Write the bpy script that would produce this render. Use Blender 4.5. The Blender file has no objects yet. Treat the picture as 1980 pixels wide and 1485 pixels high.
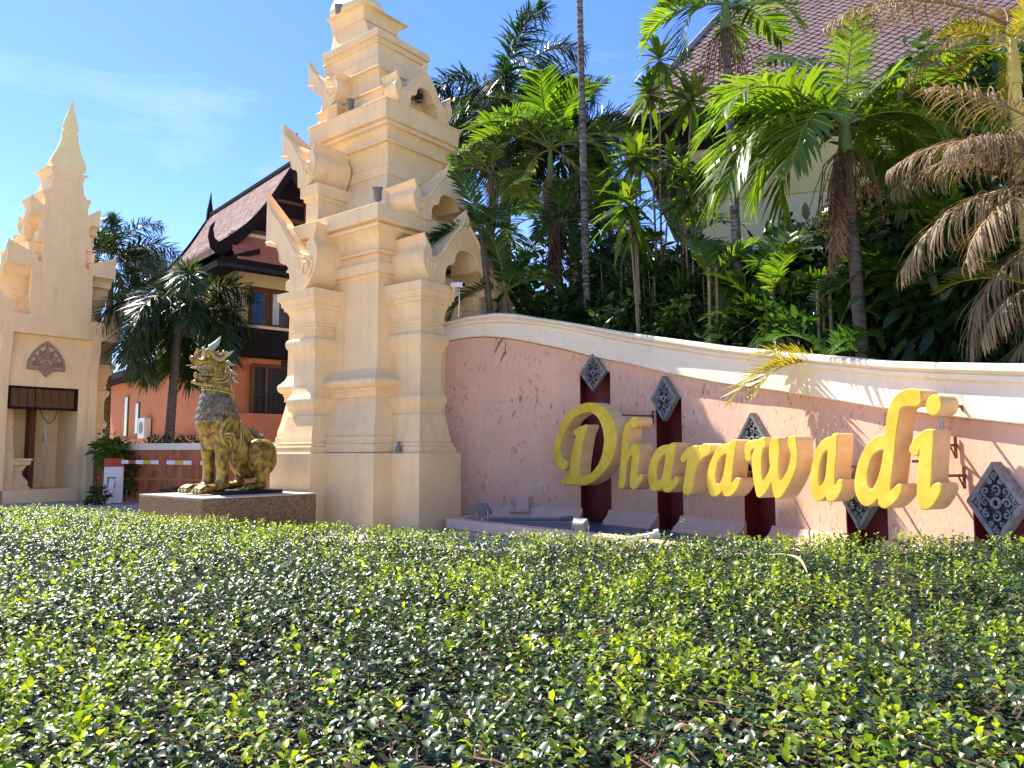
import bpy, bmesh, math, random
import numpy as np
from mathutils import Vector, Matrix, noise
from mathutils.geometry import tessellate_polygon
from mathutils.bvhtree import BVHTree

random.seed(7); RNG = np.random.default_rng(7)
S = bpy.context.scene
COL = S.collection
PI = math.pi

# ---------------------------------------------------------------- camera, sky, sun, exposure
EYE = 1.6; FPX = 1520.0; PITCH = math.atan(134 / 1520.0)
cam_d = bpy.data.cameras.new("camera"); cam = bpy.data.objects.new("camera", cam_d); COL.objects.link(cam)
cam_d.sensor_width = 36; cam_d.lens = FPX / 1980 * 36; cam_d.clip_end = 2000; cam_d.clip_start = 0.05
cam.location = (0, 0, EYE); cam.rotation_euler = (PI / 2 + PITCH, 0, 0)
S.camera = cam

SUN_DIR = Vector((-0.56, 0.47, 0.93)).normalized()          # towards the sun
sun_el = math.asin(SUN_DIR.z); sun_az = math.atan2(SUN_DIR.x, SUN_DIR.y)
sd = bpy.data.lights.new("sun", 'SUN'); sd.energy = 5.0; sd.angle = math.radians(0.55); sd.color = (1.0, 0.93, 0.82)
so = bpy.data.objects.new("sun", sd); COL.objects.link(so)
so.rotation_euler = (-SUN_DIR).to_track_quat('-Z', 'Y').to_euler(); so.location = (-30, 30, 60)

W = bpy.data.worlds.new("World"); S.world = W; W.use_nodes = True
nt = W.node_tree; nt.nodes.clear()
o_ = nt.nodes.new('ShaderNodeOutputWorld'); bg = nt.nodes.new('ShaderNodeBackground')
sky = nt.nodes.new('ShaderNodeTexSky'); sky.sky_type = 'NISHITA'; sky.sun_disc = False
sky.sun_elevation = sun_el; sky.sun_rotation = sun_az; sky.air_density = 0.85; sky.dust_density = 0.12; sky.ozone_density = 3.0
tc = nt.nodes.new('ShaderNodeTexCoord'); mp = nt.nodes.new('ShaderNodeMapping'); mp.inputs['Scale'].default_value = (1.1, 1.1, 3.2)
nz = nt.nodes.new('ShaderNodeTexNoise'); nz.inputs['Scale'].default_value = 2.1; nz.inputs['Detail'].default_value = 9; nz.inputs['Roughness'].default_value = 0.62
nz.inputs['Distortion'].default_value = 0.5
rp = nt.nodes.new('ShaderNodeValToRGB'); rp.color_ramp.elements[0].position = 0.52; rp.color_ramp.elements[1].position = 0.85
rp.color_ramp.elements[1].color = (0.36, 0.36, 0.36, 1)
hs = nt.nodes.new('ShaderNodeHueSaturation'); hs.inputs['Saturation'].default_value = 1.22; hs.inputs['Value'].default_value = 0.90; hs.inputs['Hue'].default_value = 0.517
mixc = nt.nodes.new('ShaderNodeMix'); mixc.data_type = 'RGBA'; mixc.inputs['B'].default_value = (4.6, 5.0, 5.6, 1)
nt.links.new(tc.outputs['Generated'], mp.inputs['Vector']); nt.links.new(mp.outputs[0], nz.inputs['Vector'])
nt.links.new(nz.outputs['Fac'], rp.inputs[0]); nt.links.new(rp.outputs[0], mixc.inputs['Factor'])
nt.links.new(sky.outputs[0], hs.inputs['Color']); nt.links.new(hs.outputs[0], mixc.inputs['A']); nt.links.new(mixc.outputs['Result'], bg.inputs['Color'])
bg.inputs['Strength'].default_value = 0.15
nt.links.new(bg.outputs[0], o_.inputs[0])
S.view_settings.view_transform = 'Standard'; S.view_settings.look = 'None'
S.view_settings.exposure = 1.28; S.view_settings.gamma = 1; S.view_settings.use_curve_mapping = False
S.render.engine = 'CYCLES'

# ---------------------------------------------------------------- measuring helpers (photo measurement -> metres)
_c, _s = math.cos(PITCH), math.sin(PITCH)
def at(x, y, Y):
    a = (x - 990) / FPX; b = (742.5 - y) / FPX
    r = Vector((a, _c - b * _s, _s + b * _c)); r *= Y / r.y
    return Vector((r.x, r.y, r.z + EYE))
def zat(X, Y, y):
    b = (742.5 - y) / FPX
    return (b * Y * _c + Y * _s) / (_c - b * _s) + EYE

# ---------------------------------------------------------------- object helpers
def link(o, parent=None):
    COL.objects.link(o)
    if parent is not None: o.parent = parent
    return o
def tag(o, label=None, cat=None, group=None, kind=None):
    if label: o['label'] = label
    if cat: o['category'] = cat
    if group: o['group'] = group
    if kind: o['kind'] = kind
    return o
def empty(name, loc=(0, 0, 0), rz=0, label=None, cat=None, group=None):
    o = bpy.data.objects.new(name, None); o.empty_display_size = .2
    o.location = loc; o.rotation_euler = (0, 0, rz); link(o)
    return tag(o, label, cat, group)
def copy_tree(o, parent=None):
    c = o.copy(); COL.objects.link(c)
    if parent is not None: c.parent = parent
    for ch in list(o.children): copy_tree(ch, c)
    return c

class MB:
    """collects verts / faces, builds one mesh object"""
    def __init__(s): s.v = []; s.f = []; s.m = []; s.mi = 0
    def add(s, vs, fs):
        n = len(s.v); s.v.extend([tuple(p) for p in vs])
        for f in fs: s.f.append(tuple(i + n for i in f)); s.m.append(s.mi)
    def box(s, x0, x1, y0, y1, z0, z1, M=None):
        vs = [(x0, y0, z0), (x1, y0, z0), (x1, y1, z0), (x0, y1, z0), (x0, y0, z1), (x1, y0, z1), (x1, y1, z1), (x0, y1, z1)]
        if M is not None: vs = [M @ Vector(p) for p in vs]
        s.add(vs, [(0, 3, 2, 1), (4, 5, 6, 7), (0, 1, 5, 4), (1, 2, 6, 5), (2, 3, 7, 6), (3, 0, 4, 7)])
    def rings(s, rings, cap=True, closed=True):
        n = len(rings[0]); base = len(s.v)
        for r in rings: s.v.extend([tuple(p) for p in r])
        for i in range(len(rings) - 1):
            for j in range(n if closed else n - 1):
                k = (j + 1) % n
                s.f.append((base + i * n + j, base + i * n + k, base + (i + 1) * n + k, base + (i + 1) * n + j)); s.m.append(s.mi)
        if cap and closed:
            s.f.append(tuple(base + j for j in reversed(range(n)))); s.m.append(s.mi)
            s.f.append(tuple(base + (len(rings) - 1) * n + j for j in range(n))); s.m.append(s.mi)
    def stack(s, secs):   # (z,x0,x1,y0,y1)
        s.rings([[(x0, y0, z), (x1, y0, z), (x1, y1, z), (x0, y1, z)] for z, x0, x1, y0, y1 in secs])
    def tube(s, pts, rad, n=6, cap=True, flat=None):
        pts = [Vector(p) for p in pts]; m = len(pts)
        if not hasattr(rad, '__len__'): rad = [rad] * m
        rings = []; up = Vector((0, 0, 1)); prev = None
        for i, p in enumerate(pts):
            t = (pts[min(i + 1, m - 1)] - pts[max(i - 1, 0)]).normalized()
            if prev is None:
                a = t.cross(up)
                if a.length < 1e-3: a = t.cross(Vector((1, 0, 0)))
            else:
                a = prev - t * prev.dot(t)
                if a.length < 1e-4: a = t.orthogonal()
            a.normalize(); b = t.cross(a); prev = a
            rings.append([p + (a * math.cos(2 * PI * j / n) + b * math.sin(2 * PI * j / n)) * rad[i] for j in range(n)])
        s.rings(rings, cap)
    def lathe(s, prof, c=(0, 0, 0), n=16):
        s.rings([[(c[0] + r * math.cos(2 * PI * j / n), c[1] + r * math.sin(2 * PI * j / n), c[2] + z) for j in range(n)] for r, z in prof])
    def ell(s, c, r, nu=8, nv=6, M=None):
        vs = []; fs = []
        for i in range(nv + 1):
            th = PI * i / nv
            for j in range(nu):
                ph = 2 * PI * j / nu
                p = Vector((r[0] * math.sin(th) * math.cos(ph), r[1] * math.sin(th) * math.sin(ph), r[2] * math.cos(th)))
                if M is not None: p = M @ p
                vs.append(p + Vector(c))
        for i in range(nv):
            for j in range(nu):
                k = (j + 1) % nu
                fs.append((i * nu + j, (i + 1) * nu + j, (i + 1) * nu + k, i * nu + k))
        s.add(vs, fs)
    def prism(s, front, back):     # two matching outlines (3-D lists)
        n = len(front); base = len(s.v)
        s.v.extend([tuple(p) for p in front]); s.v.extend([tuple(p) for p in back])
        tri = tessellate_polygon([[Vector(p) for p in front]])
        for t in tri:
            s.f.append(tuple(base + i for i in t)); s.m.append(s.mi)
            s.f.append(tuple(base + n + i for i in reversed(t))); s.m.append(s.mi)
        for j in range(n):
            k = (j + 1) % n
            s.f.append((base + j, base + n + j, base + n + k, base + k)); s.m.append(s.mi)
    def build(s, name, mats, parent=None, smooth=False, angle=None, fix=True):
        me = bpy.data.meshes.new(name); me.from_pydata(s.v, [], s.f)
        if not isinstance(mats, (list, tuple)): mats = [mats]
        for m in mats: me.materials.append(m)
        if len(mats) > 1: me.polygons.foreach_set('material_index', s.m)
        me.validate()
        if fix:
            bm = bmesh.new(); bm.from_mesh(me); bmesh.ops.recalc_face_normals(bm, faces=bm.faces); bm.to_mesh(me); bm.free()
        if smooth: me.polygons.foreach_set('use_smooth', [True] * len(me.polygons))
        if smooth and angle: me.set_sharp_from_angle(angle=math.radians(angle))
        me.update()
        return link(bpy.data.objects.new(name, me), parent)

def bevel(o, w=0.015, seg=1, ang=40):
    b = o.modifiers.new('bevel', 'BEVEL'); b.width = w; b.segments = seg; b.limit_method = 'ANGLE'; b.angle_limit = math.radians(ang)
    b.harden_normals = False
    return o

# ---------------------------------------------------------------- materials
def srgb(r, g, b):
    f = lambda c: ((c / 255 + .055) / 1.055) ** 2.4 if c > 10 else c / 255 / 12.92
    return (f(r), f(g), f(b), 1)
def mat(name, col, rough=.8, var=.12, scale=3.0, bump=.0, bscale=40, col2=None, metal=0, spec=.3, streak=0.0, stretch=(1, 1, 1), ramp=(.35, .7)):
    m = bpy.data.materials.new(name); m.use_nodes = True
    t = m.node_tree; p = t.nodes['Principled BSDF']
    p.inputs['Roughness'].default_value = rough; p.inputs['Metallic'].default_value = metal; p.inputs['Specular IOR Level'].default_value = spec
    co = t.nodes.new('ShaderNodeTexCoord'); ma = t.nodes.new('ShaderNodeMapping'); ma.inputs['Scale'].default_value = stretch
    t.links.new(co.outputs['Object'], ma.inputs[0])
    n = t.nodes.new('ShaderNodeTexNoise'); n.inputs['Scale'].default_value = scale; n.inputs['Detail'].default_value = 8; n.inputs['Roughness'].default_value = .6
    t.links.new(ma.outputs[0], n.inputs['Vector'])
    r = t.nodes.new('ShaderNodeValToRGB'); t.links.new(n.outputs['Fac'], r.inputs[0])
    r.color_ramp.elements[0].position = ramp[0]; r.color_ramp.elements[1].position = ramp[1]
    c2 = col2 or tuple(min(1, c * (1 + var)) for c in col[:3]) + (1,)
    c1 = col if col2 else tuple(c * (1 - var) for c in col[:3]) + (1,)
    r.color_ramp.elements[0].color = c1; r.color_ramp.elements[1].color = c2
    out = r.outputs[0]
    if streak:
        ms = t.nodes.new('ShaderNodeMapping'); ms.inputs['Scale'].default_value = (2.2, 2.2, .22); t.links.new(co.outputs['Object'], ms.inputs[0])
        n2 = t.nodes.new('ShaderNodeTexNoise'); n2.inputs['Scale'].default_value = 2.5; n2.inputs['Detail'].default_value = 6; t.links.new(ms.outputs[0], n2.inputs['Vector'])
        r2 = t.nodes.new('ShaderNodeValToRGB'); r2.color_ramp.elements[0].position = .5; r2.color_ramp.elements[1].position = .8
        r2.color_ramp.elements[0].color = (0, 0, 0, 1); r2.color_ramp.elements[1].color = (1, 1, 1, 1); t.links.new(n2.outputs['Fac'], r2.inputs[0])
        mm = t.nodes.new('ShaderNodeMath'); mm.operation = 'MULTIPLY'; mm.inputs[1].default_value = streak; t.links.new(r2.outputs[0], mm.inputs[0])
        mx = t.nodes.new('ShaderNodeMix'); mx.data_type = 'RGBA'; t.links.new(mm.outputs[0], mx.inputs['Factor']); t.links.new(out, mx.inputs['A'])
        mx.inputs['B'].default_value = tuple(c * .55 for c in col[:3]) + (1,)
        out = mx.outputs['Result']
    t.links.new(out, p.inputs['Base Color'])
    if bump:
        nb = t.nodes.new('ShaderNodeTexNoise'); nb.inputs['Scale'].default_value = bscale; nb.inputs['Detail'].default_value = 5; t.links.new(ma.outputs[0], nb.inputs['Vector'])
        b = t.nodes.new('ShaderNodeBump'); b.inputs['Strength'].default_value = bump; b.inputs['Distance'].default_value = .02
        t.links.new(nb.outputs['Fac'], b.inputs['Height']); t.links.new(b.outputs[0], p.inputs['Normal'])
    return m
def leaf_mat(name, dark, light, tcol, trans=.35, rough=.35, spec=.5, tip=None):
    m = bpy.data.materials.new(name); m.use_nodes = True; t = m.node_tree; p = t.nodes['Principled BSDF']; out = t.nodes['Material Output']
    a = t.nodes.new('ShaderNodeAttribute'); a.attribute_name = 'tint'
    r = t.nodes.new('ShaderNodeValToRGB'); r.color_ramp.elements[0].color = dark; r.color_ramp.elements[1].color = light
    r.color_ramp.elements[0].position = .15; r.color_ramp.elements[1].position = .95
    if tip:
        e = r.color_ramp.elements.new(.97); e.color = tip
    t.links.new(a.outputs['Fac'], r.inputs[0]); t.links.new(r.outputs[0], p.inputs['Base Color'])
    p.inputs['Roughness'].default_value = rough; p.inputs['Specular IOR Level'].default_value = spec
    tr = t.nodes.new('ShaderNodeBsdfTranslucent')
    mx = t.nodes.new('ShaderNodeMix'); mx.data_type = 'RGBA'; mx.blend_type = 'MULTIPLY'; mx.inputs['Factor'].default_value = 1
    t.links.new(r.outputs[0], mx.inputs['A']); mx.inputs['B'].default_value = tcol; t.links.new(mx.outputs['Result'], tr.inputs['Color'])
    ms = t.nodes.new('ShaderNodeMixShader'); ms.inputs[0].default_value = trans
    t.links.new(p.outputs[0], ms.inputs[1]); t.links.new(tr.outputs[0], ms.inputs[2]); t.links.new(ms.outputs[0], out.inputs['Surface'])
    return m

M = {}
M['cream'] = mat('cream_stucco', (.85, .61, .325, 1), rough=.75, var=.06, scale=1.3, bump=.12, bscale=25, streak=.30)
def scuffs(m, col, sc=(1.1, 1.1, .8), lo=.62, hi=.74, amt=.35, crack=True):
    t = m.node_tree; p = t.nodes['Principled BSDF']; src = p.inputs['Base Color'].links[0].from_socket; co = t.nodes.new('ShaderNodeTexCoord'); mp_ = t.nodes.new('ShaderNodeMapping'); mp_.inputs['Scale'].default_value = sc
    t.links.new(co.outputs['Object'], mp_.inputs[0]); n = t.nodes.new('ShaderNodeTexNoise'); n.inputs['Scale'].default_value = 2.4; n.inputs['Detail'].default_value = 12; n.inputs['Roughness'].default_value = .72; t.links.new(mp_.outputs[0], n.inputs['Vector'])
    r = t.nodes.new('ShaderNodeValToRGB'); r.color_ramp.elements[0].position = lo; r.color_ramp.elements[1].position = hi; t.links.new(n.outputs['Fac'], r.inputs[0])
    k = t.nodes.new('ShaderNodeMath'); k.operation = 'MULTIPLY'; k.inputs[1].default_value = amt; t.links.new(r.outputs[0], k.inputs[0]); fac = k.outputs[0]
    if crack:
        v = t.nodes.new('ShaderNodeTexVoronoi'); v.feature = 'DISTANCE_TO_EDGE'; v.inputs['Scale'].default_value = .33; w = t.nodes.new('ShaderNodeTexNoise'); w.inputs['Scale'].default_value = 3; w.inputs['Detail'].default_value = 6; t.links.new(co.outputs['Object'], w.inputs['Vector'])
        ad = t.nodes.new('ShaderNodeMix'); ad.data_type = 'RGBA'; ad.blend_type = 'ADD'; ad.inputs['Factor'].default_value = .5; t.links.new(co.outputs['Object'], ad.inputs['A']); t.links.new(w.outputs['Color'], ad.inputs['B']); t.links.new(ad.outputs['Result'], v.inputs['Vector'])
        r2 = t.nodes.new('ShaderNodeValToRGB'); r2.color_ramp.elements[0].position = .0; r2.color_ramp.elements[0].color = (.16, .16, .16, 1); r2.color_ramp.elements[1].position = .006; r2.color_ramp.elements[1].color = (0, 0, 0, 1); t.links.new(v.outputs['Distance'], r2.inputs[0])
        mx_ = t.nodes.new('ShaderNodeMath'); mx_.operation = 'MAXIMUM'; t.links.new(fac, mx_.inputs[0]); t.links.new(r2.outputs[0], mx_.inputs[1]); fac = mx_.outputs[0]
    mx = t.nodes.new('ShaderNodeMix'); mx.data_type = 'RGBA'; t.links.new(fac, mx.inputs['Factor']); t.links.new(src, mx.inputs['A']); mx.inputs['B'].default_value = col; t.links.new(mx.outputs['Result'], p.inputs['Base Color'])
scuffs(M['cream'], (.45, .31, .17, 1), amt=.20)
M['pale'] = mat('pale_cap_paint', (.85, .73, .54, 1), rough=.6, var=.04, scale=1.6, bump=.05, bscale=18, streak=.12)
scuffs(M['pale'], (.40, .33, .24, 1), (1.6, 1.6, .7), .60, .72, .35)
M['gold_paint'] = mat('finial_paint', (.80, .66, .32, 1), rough=.4, var=.06)
M['red'] = mat('maroon_paint', (.17, .018, .016, 1), rough=.55, var=.2, scale=2.5, streak=.3)
M['stone'] = mat('weathered_concrete', (.23, .225, .215, 1), rough=.9, var=.3, scale=9, bump=.3, bscale=60)
M['stone_dark'] = mat('dark_recess_concrete', (.045, .045, .05, 1), rough=.95, var=.4, scale=12)  # plate behind the scrollwork, much darker than the frame
M['yellow'] = mat('letter_face_paint', (.66, .42, .025, 1), rough=.5, var=.0, scale=3.5, col2=(.80, .60, .075, 1), streak=.22, bump=.04, bscale=30)
M['side'] = mat('letter_side_paint', (.74, .51, .25, 1), rough=.6, var=.08, scale=5, streak=.3)
M['rust'] = mat('rusty_steel', (.25, .11, .05, 1), rough=.85, var=.4, scale=20)
M['slate'] = mat('slate_blue_basin', (.07, .13, .20, 1), rough=.35, var=.45, scale=3.5, bump=.15, bscale=14)
M['rim'] = mat('pink_rim', (.76, .50, .36, 1), rough=.75, var=.07, scale=4, bump=.08, streak=.15)
M['granite'] = mat('pebble_wash', (.10, .065, .03, 1), rough=.92, var=.3, col2=(.38, .25, .125, 1), scale=30, bump=.45, bscale=90)
M['ledge'] = mat('pale_stone_top', (.55, .46, .36, 1), rough=.8, var=.15, scale=8)
M['bronze'] = None
M['paving'] = mat('sunny_paving', (.42, .36, .31, 1), rough=.9, var=.15, scale=2.5, bump=.1)
M['road'] = mat('asphalt', (.055, .052, .05, 1), rough=.95, var=.2, scale=8, bump=.2)
M['soil'] = mat('soil', (.05, .035, .022, 1), rough=1, var=.3, scale=5, bump=.5, bscale=20)
M['terracotta'] = mat('orange_stucco', (.52, .185, .075, 1), rough=.85, var=.1, scale=2, bump=.1, streak=.15)
M['stain_orange'] = mat('washed_orange_plaster', (.34, .085, .030, 1), rough=.85, col2=(.56, .20, .085, 1), var=.1, scale=3, bump=.15, stretch=(1, 1, .35))
M['house_cream'] = mat('house_cream', (.66, .56, .30, 1), rough=.8, var=.05, scale=2, bump=.05)
M['house_bounce_yellow'] = mat('house_bounce_yellow', (.62, .50, .20, 1), rough=.8, var=.05, scale=2, bump=.05)  # upper wall: bounced light under the eaves is put into this yellow
M['house_white'] = mat('house_white', (.60, .53, .31, 1), rough=.8, var=.05, scale=2, bump=.05)
M['darkwood'] = mat('dark_wood', (.014, .010, .010, 1), rough=.85, spec=.12, var=.3, scale=6, stretch=(1, 1, 6), bump=.1)
M['brownwood'] = mat('brown_wood', (.13, .045, .018, 1), rough=.5, var=.25, scale=5, stretch=(6, 6, 1))
M['boardwood'] = mat('stained_board', (.115, .045, .015, 1), rough=.6, var=.3, scale=6, stretch=(5, 5, .6))
M['glass'] = mat('window_glass', (.06, .09, .12, 1), rough=.08, var=.1, spec=.8)
M['curtain'] = mat('curtain_cloth', (.5, .55, .62, 1), rough=.9, var=.1)
M['curtain_blue'] = mat('blue_curtain_cloth', (.02, .09, .3, 1), rough=.9, var=.1)
M['black'] = mat('black_metal', (.012, .012, .015, 1), rough=.5, var=.2)
M['white'] = mat('white_paint', (.74, .73, .70, 1), rough=.6, var=.05, scale=6, streak=.15)
M['redpaint'] = mat('barrier_red', (.42, .06, .03, 1), rough=.55, var=.12, scale=6)
M['greym'] = mat('grey_plastic', (.16, .16, .165, 1), rough=.5, var=.1)
M['lens'] = mat('lamp_lens', (.02, .02, .025, 1), rough=.12, var=.1, spec=.8)
M['steel'] = mat('galvanised_steel', (.38, .39, .41, 1), rough=.4, var=.15, metal=.6)
M['emblem'] = mat('emblem_stone', (.33, .215, .15, 1), rough=.85, var=.15, scale=14, bump=.2)
M['tile_red'] = mat('red_clay_tile', (.15, .065, .05, 1), rough=.8, var=.35, scale=2.2, col2=(.34, .22, .19, 1), spec=.25)
M['tile_grey'] = mat('glazed_roof_tile', (.235, .15, .12, 1), rough=.5, var=.2, scale=2, spec=.6)
M['skirt_tile'] = mat('skirt_tile', (.50, .15, .07, 1), rough=.8, var=.2, scale=4)
M['purple_bark'] = mat('palm_bark', (.13, .10, .085, 1), rough=.95, var=.35, scale=4, stretch=(1, 1, 7), bump=.4, bscale=10)
M['grey_bark'] = mat('grey_palm_bark', (.055, .048, .05, 1), rough=.95, col2=(.24, .22, .20, 1), scale=4, stretch=(1, 1, 6), bump=.5, bscale=10, ramp=(.40, .62))
M['green_shaft'] = mat('green_crownshaft', (.13, .20, .06, 1), rough=.4, var=.2, scale=3, stretch=(1, 1, .3))
M['yellow_shaft'] = mat('yellow_stalk', (.52, .42, .10, 1), rough=.5, var=.2, scale=3, stretch=(1, 1, .3))
M['cane'] = mat('cane_bark', (.24, .18, .12, 1), rough=.9, var=.3, scale=8, stretch=(1, 1, 4))
M['dead'] = leaf_mat('dead_leaf', (.14, .075, .045, 1), (.36, .24, .16, 1), (1.1, .9, .6, 1), .25, .7, .2)
M['dying'] = leaf_mat('dying_leaf', (.19, .125, .075, 1), (.52, .41, .23, 1), (1.3, 1.1, .55, 1), .25, .6, .25, tip=(.42, .42, .06, 1))
M['yellowing'] = leaf_mat('yellowing_leaf', (.24, .24, .02, 1), (.55, .44, .04, 1), (1.3, 1.2, .3, 1), .45, .4, .4)
M['foxtail'] = leaf_mat('foxtail_leaf', (.012, .032, .010, 1), (.065, .12, .03, 1), (1.6, 1.7, .5, 1), .3, .36, .5)
M['palm'] = leaf_mat('palm_leaf', (.030, .075, .012, 1), (.16, .25, .025, 1), (2.3, 2.2, .45, 1), .48, .33, .55)
M['palm_dark'] = leaf_mat('shade_palm_leaf', (.018, .062, .022, 1), (.085, .165, .032, 1), (1.8, 1.9, .5, 1), .40, .33, .5)
M['dracaena'] = leaf_mat('dracaena_leaf', (.05, .11, .015, 1), (.22, .30, .03, 1), (1.7, 1.7, .4, 1), .4, .35, .5)
M['shrub'] = leaf_mat('shrub_leaf', (.014, .042, .012, 1), (.075, .14, .02, 1), (1.9, 2.0, .5, 1), .35, .35, .5)
M['fishtail'] = leaf_mat('fishtail_leaf', (.07, .06, .012, 1), (.30, .26, .03, 1), (1.7, 1.5, .3, 1), .45, .4, .4)
M['hedge'] = leaf_mat('hedge_leaf', (.019, .043, .012, 1), (.092, .155, .026, 1), (1.6, 1.6, .5, 1), .22, .37, .8, tip=(.20, .12, .05, 1))
M['young'] = leaf_mat('young_hedge_leaf', (.14, .24, .014, 1), (.46, .50, .03, 1), (1.5, 1.5, .35, 1), .45, .32, .5)
M['twig'] = mat('twig_bark', (.16, .085, .045, 1), rough=.9, var=.3, scale=20)

# rough pink render with brown scratch marks
def pink():
    m = mat('pink_render', (.78, .465, .315, 1), rough=.9, var=.07, scale=1.6, streak=.12)
    t = m.node_tree; p = t.nodes['Principled BSDF']; src = p.inputs['Base Color'].links[0].from_socket
    co = t.nodes.new('ShaderNodeTexCoord')
    mapd = t.nodes.new('ShaderNodeMapping'); mapd.inputs['Rotation'].default_value = (.5, .3, .6); mapd.inputs['Scale'].default_value = (7.5, 7.5, 3.4)
    n = t.nodes.new('ShaderNodeTexNoise'); n.inputs['Scale'].default_value = 1.9; n.inputs['Detail'].default_value = 7; n.inputs['Roughness'].default_value = .68; n.inputs['Distortion'].default_value = .6
    t.links.new(co.outputs['Object'], mapd.inputs[0]); t.links.new(mapd.outputs[0], n.inputs['Vector'])
    r = t.nodes.new('ShaderNodeValToRGB'); r.color_ramp.elements[0].position = .555; r.color_ramp.elements[1].position = .63
    t.links.new(n.outputs['Fac'], r.inputs[0])
    big = t.nodes.new('ShaderNodeTexNoise'); big.inputs['Scale'].default_value = 1.3; t.links.new(co.outputs['Object'], big.inputs['Vector'])
    rb = t.nodes.new('ShaderNodeValToRGB'); rb.color_ramp.elements[0].position = .35; rb.color_ramp.elements[1].position = .62; t.links.new(big.outputs['Fac'], rb.inputs[0])
    mm = t.nodes.new('ShaderNodeMath'); mm.operation = 'MULTIPLY'; t.links.new(r.outputs[0], mm.inputs[0]); t.links.new(rb.outputs[0], mm.inputs[1])
    m2 = t.nodes.new('ShaderNodeMath'); m2.operation = 'MULTIPLY'; m2.inputs[1].default_value = .75; t.links.new(mm.outputs[0], m2.inputs[0])
    mx = t.nodes.new('ShaderNodeMix'); mx.data_type = 'RGBA'; t.links.new(m2.outputs[0], mx.inputs['Factor']); t.links.new(src, mx.inputs['A']); mx.inputs['B'].default_value = (.30, .13, .075, 1)
    t.links.new(mx.outputs['Result'], p.inputs['Base Color'])
    b = t.nodes.new('ShaderNodeBump'); b.inputs['Strength'].default_value = .5; b.inputs['Distance'].default_value = .015; b.invert = True
    t.links.new(n.outputs['Fac'], b.inputs['Height']); t.links.new(b.outputs[0], p.inputs['Normal'])
    return m
M['pink'] = pink()
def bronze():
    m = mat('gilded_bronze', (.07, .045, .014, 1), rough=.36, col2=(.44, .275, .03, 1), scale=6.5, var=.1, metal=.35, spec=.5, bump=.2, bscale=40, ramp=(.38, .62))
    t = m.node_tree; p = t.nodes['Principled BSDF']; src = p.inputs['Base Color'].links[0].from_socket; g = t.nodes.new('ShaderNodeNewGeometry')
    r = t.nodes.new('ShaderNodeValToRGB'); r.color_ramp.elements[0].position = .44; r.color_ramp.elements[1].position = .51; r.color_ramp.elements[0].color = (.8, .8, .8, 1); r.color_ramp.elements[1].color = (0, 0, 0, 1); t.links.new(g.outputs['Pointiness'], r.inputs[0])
    mx = t.nodes.new('ShaderNodeMix'); mx.data_type = 'RGBA'; t.links.new(r.outputs[0], mx.inputs['Factor']); t.links.new(src, mx.inputs['A']); mx.inputs['B'].default_value = (.03, .022, .012, 1); t.links.new(mx.outputs['Result'], p.inputs['Base Color'])  # creases darkened by pointiness: patina plus crevice shade put into the colour
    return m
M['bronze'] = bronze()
M['bronze_light'] = mat('gilt_ornament', (.16, .12, .05, 1), rough=.45, col2=(.55, .38, .09, 1), scale=9, spec=.5, ramp=(.3, .6), bump=.1)
M['bronze_grey'] = mat('tarnished_collar', (.07, .062, .045, 1), rough=.55, col2=(.27, .22, .12, 1), scale=8, spec=.4, bump=.15)
M['horn'] = mat('verdigris_horn', (.36, .42, .36, 1), rough=.6, var=.2, scale=8)

# ================================================================= THE SETTING
def ground():
    mb = MB(); xs = [-400, -120, -60, -30, -20, -10, 0, 10, 20, 40, 120, 400]; ys = [-60, -10, 0, 8, 14, 19, 24, 30, 40, 60, 120, 600]
    zf = lambda x, y: -.30 * min(1, max(0, (y - 19) / 8)) if x < 2 else 0
    for y in ys:
        for x in xs: mb.v.append((x, y, zf(x, y) - .02))
    n = len(xs)
    for j in range(len(ys) - 1):
        for i in range(n - 1):
            mb.f.append((j * n + i, j * n + i + 1, (j + 1) * n + i + 1, (j + 1) * n + i)); mb.m.append(0)
    tag(mb.build('ground', M['paving'], fix=False), kind='structure')
    mb = MB()
    mb.add([(-40, 24, -.30), (-9, 17.5, .012), (-8, 19, .012), (-9.5, 24.5, -.21), (-40, 34, -.296)], [(0, 1, 2, 3, 4)])
    tag(mb.build('driveway', M['road'], fix=False), kind='structure')
    mb = MB()
    mb.add([(-.6, 19.6, .01), (2.2, 17.6, .01), (3.4, 15.9, .01), (4.6, 13.6, .01), (5.5, 11.3, .01), (6.2, 9.2, .01), (7.6, 4, .01), (30, 4, .01), (30, 22, .01), (4, 23, .01)], [tuple(range(10))])
    tag(mb.build('planting_bed', M['soil'], fix=False), kind='structure')
ground()

# ================================================================= GATE TOWERS
ANG = math.radians(39); RX, RY = math.sin(ANG), math.cos(ANG); LX, LY = -RY, RX
AX = Vector((-4.33, 20.1, 0)); AX2 = Vector((-18.2, 31.4, 0))
def tw(u, o):  # plan position on the main tower
    return AX.x + u * RX - o * LX, AX.y + u * RY - o * LY
def tz(y, hu, w): X, Y = tw(-hu, w); return zat(X, Y, y)
def spiral(cx, cz, r0, turns, a0, cw=1, n=16, r1=.12):
    return [(cx + (r0 * (1 - (1 - r1) * i / n)) * math.cos(a0 + cw * 2 * PI * turns * i / n), cz + (r0 * (1 - (1 - r1) * i / n)) * math.sin(a0 + cw * 2 * PI * turns * i / n)) for i in range(n + 1)]

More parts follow.
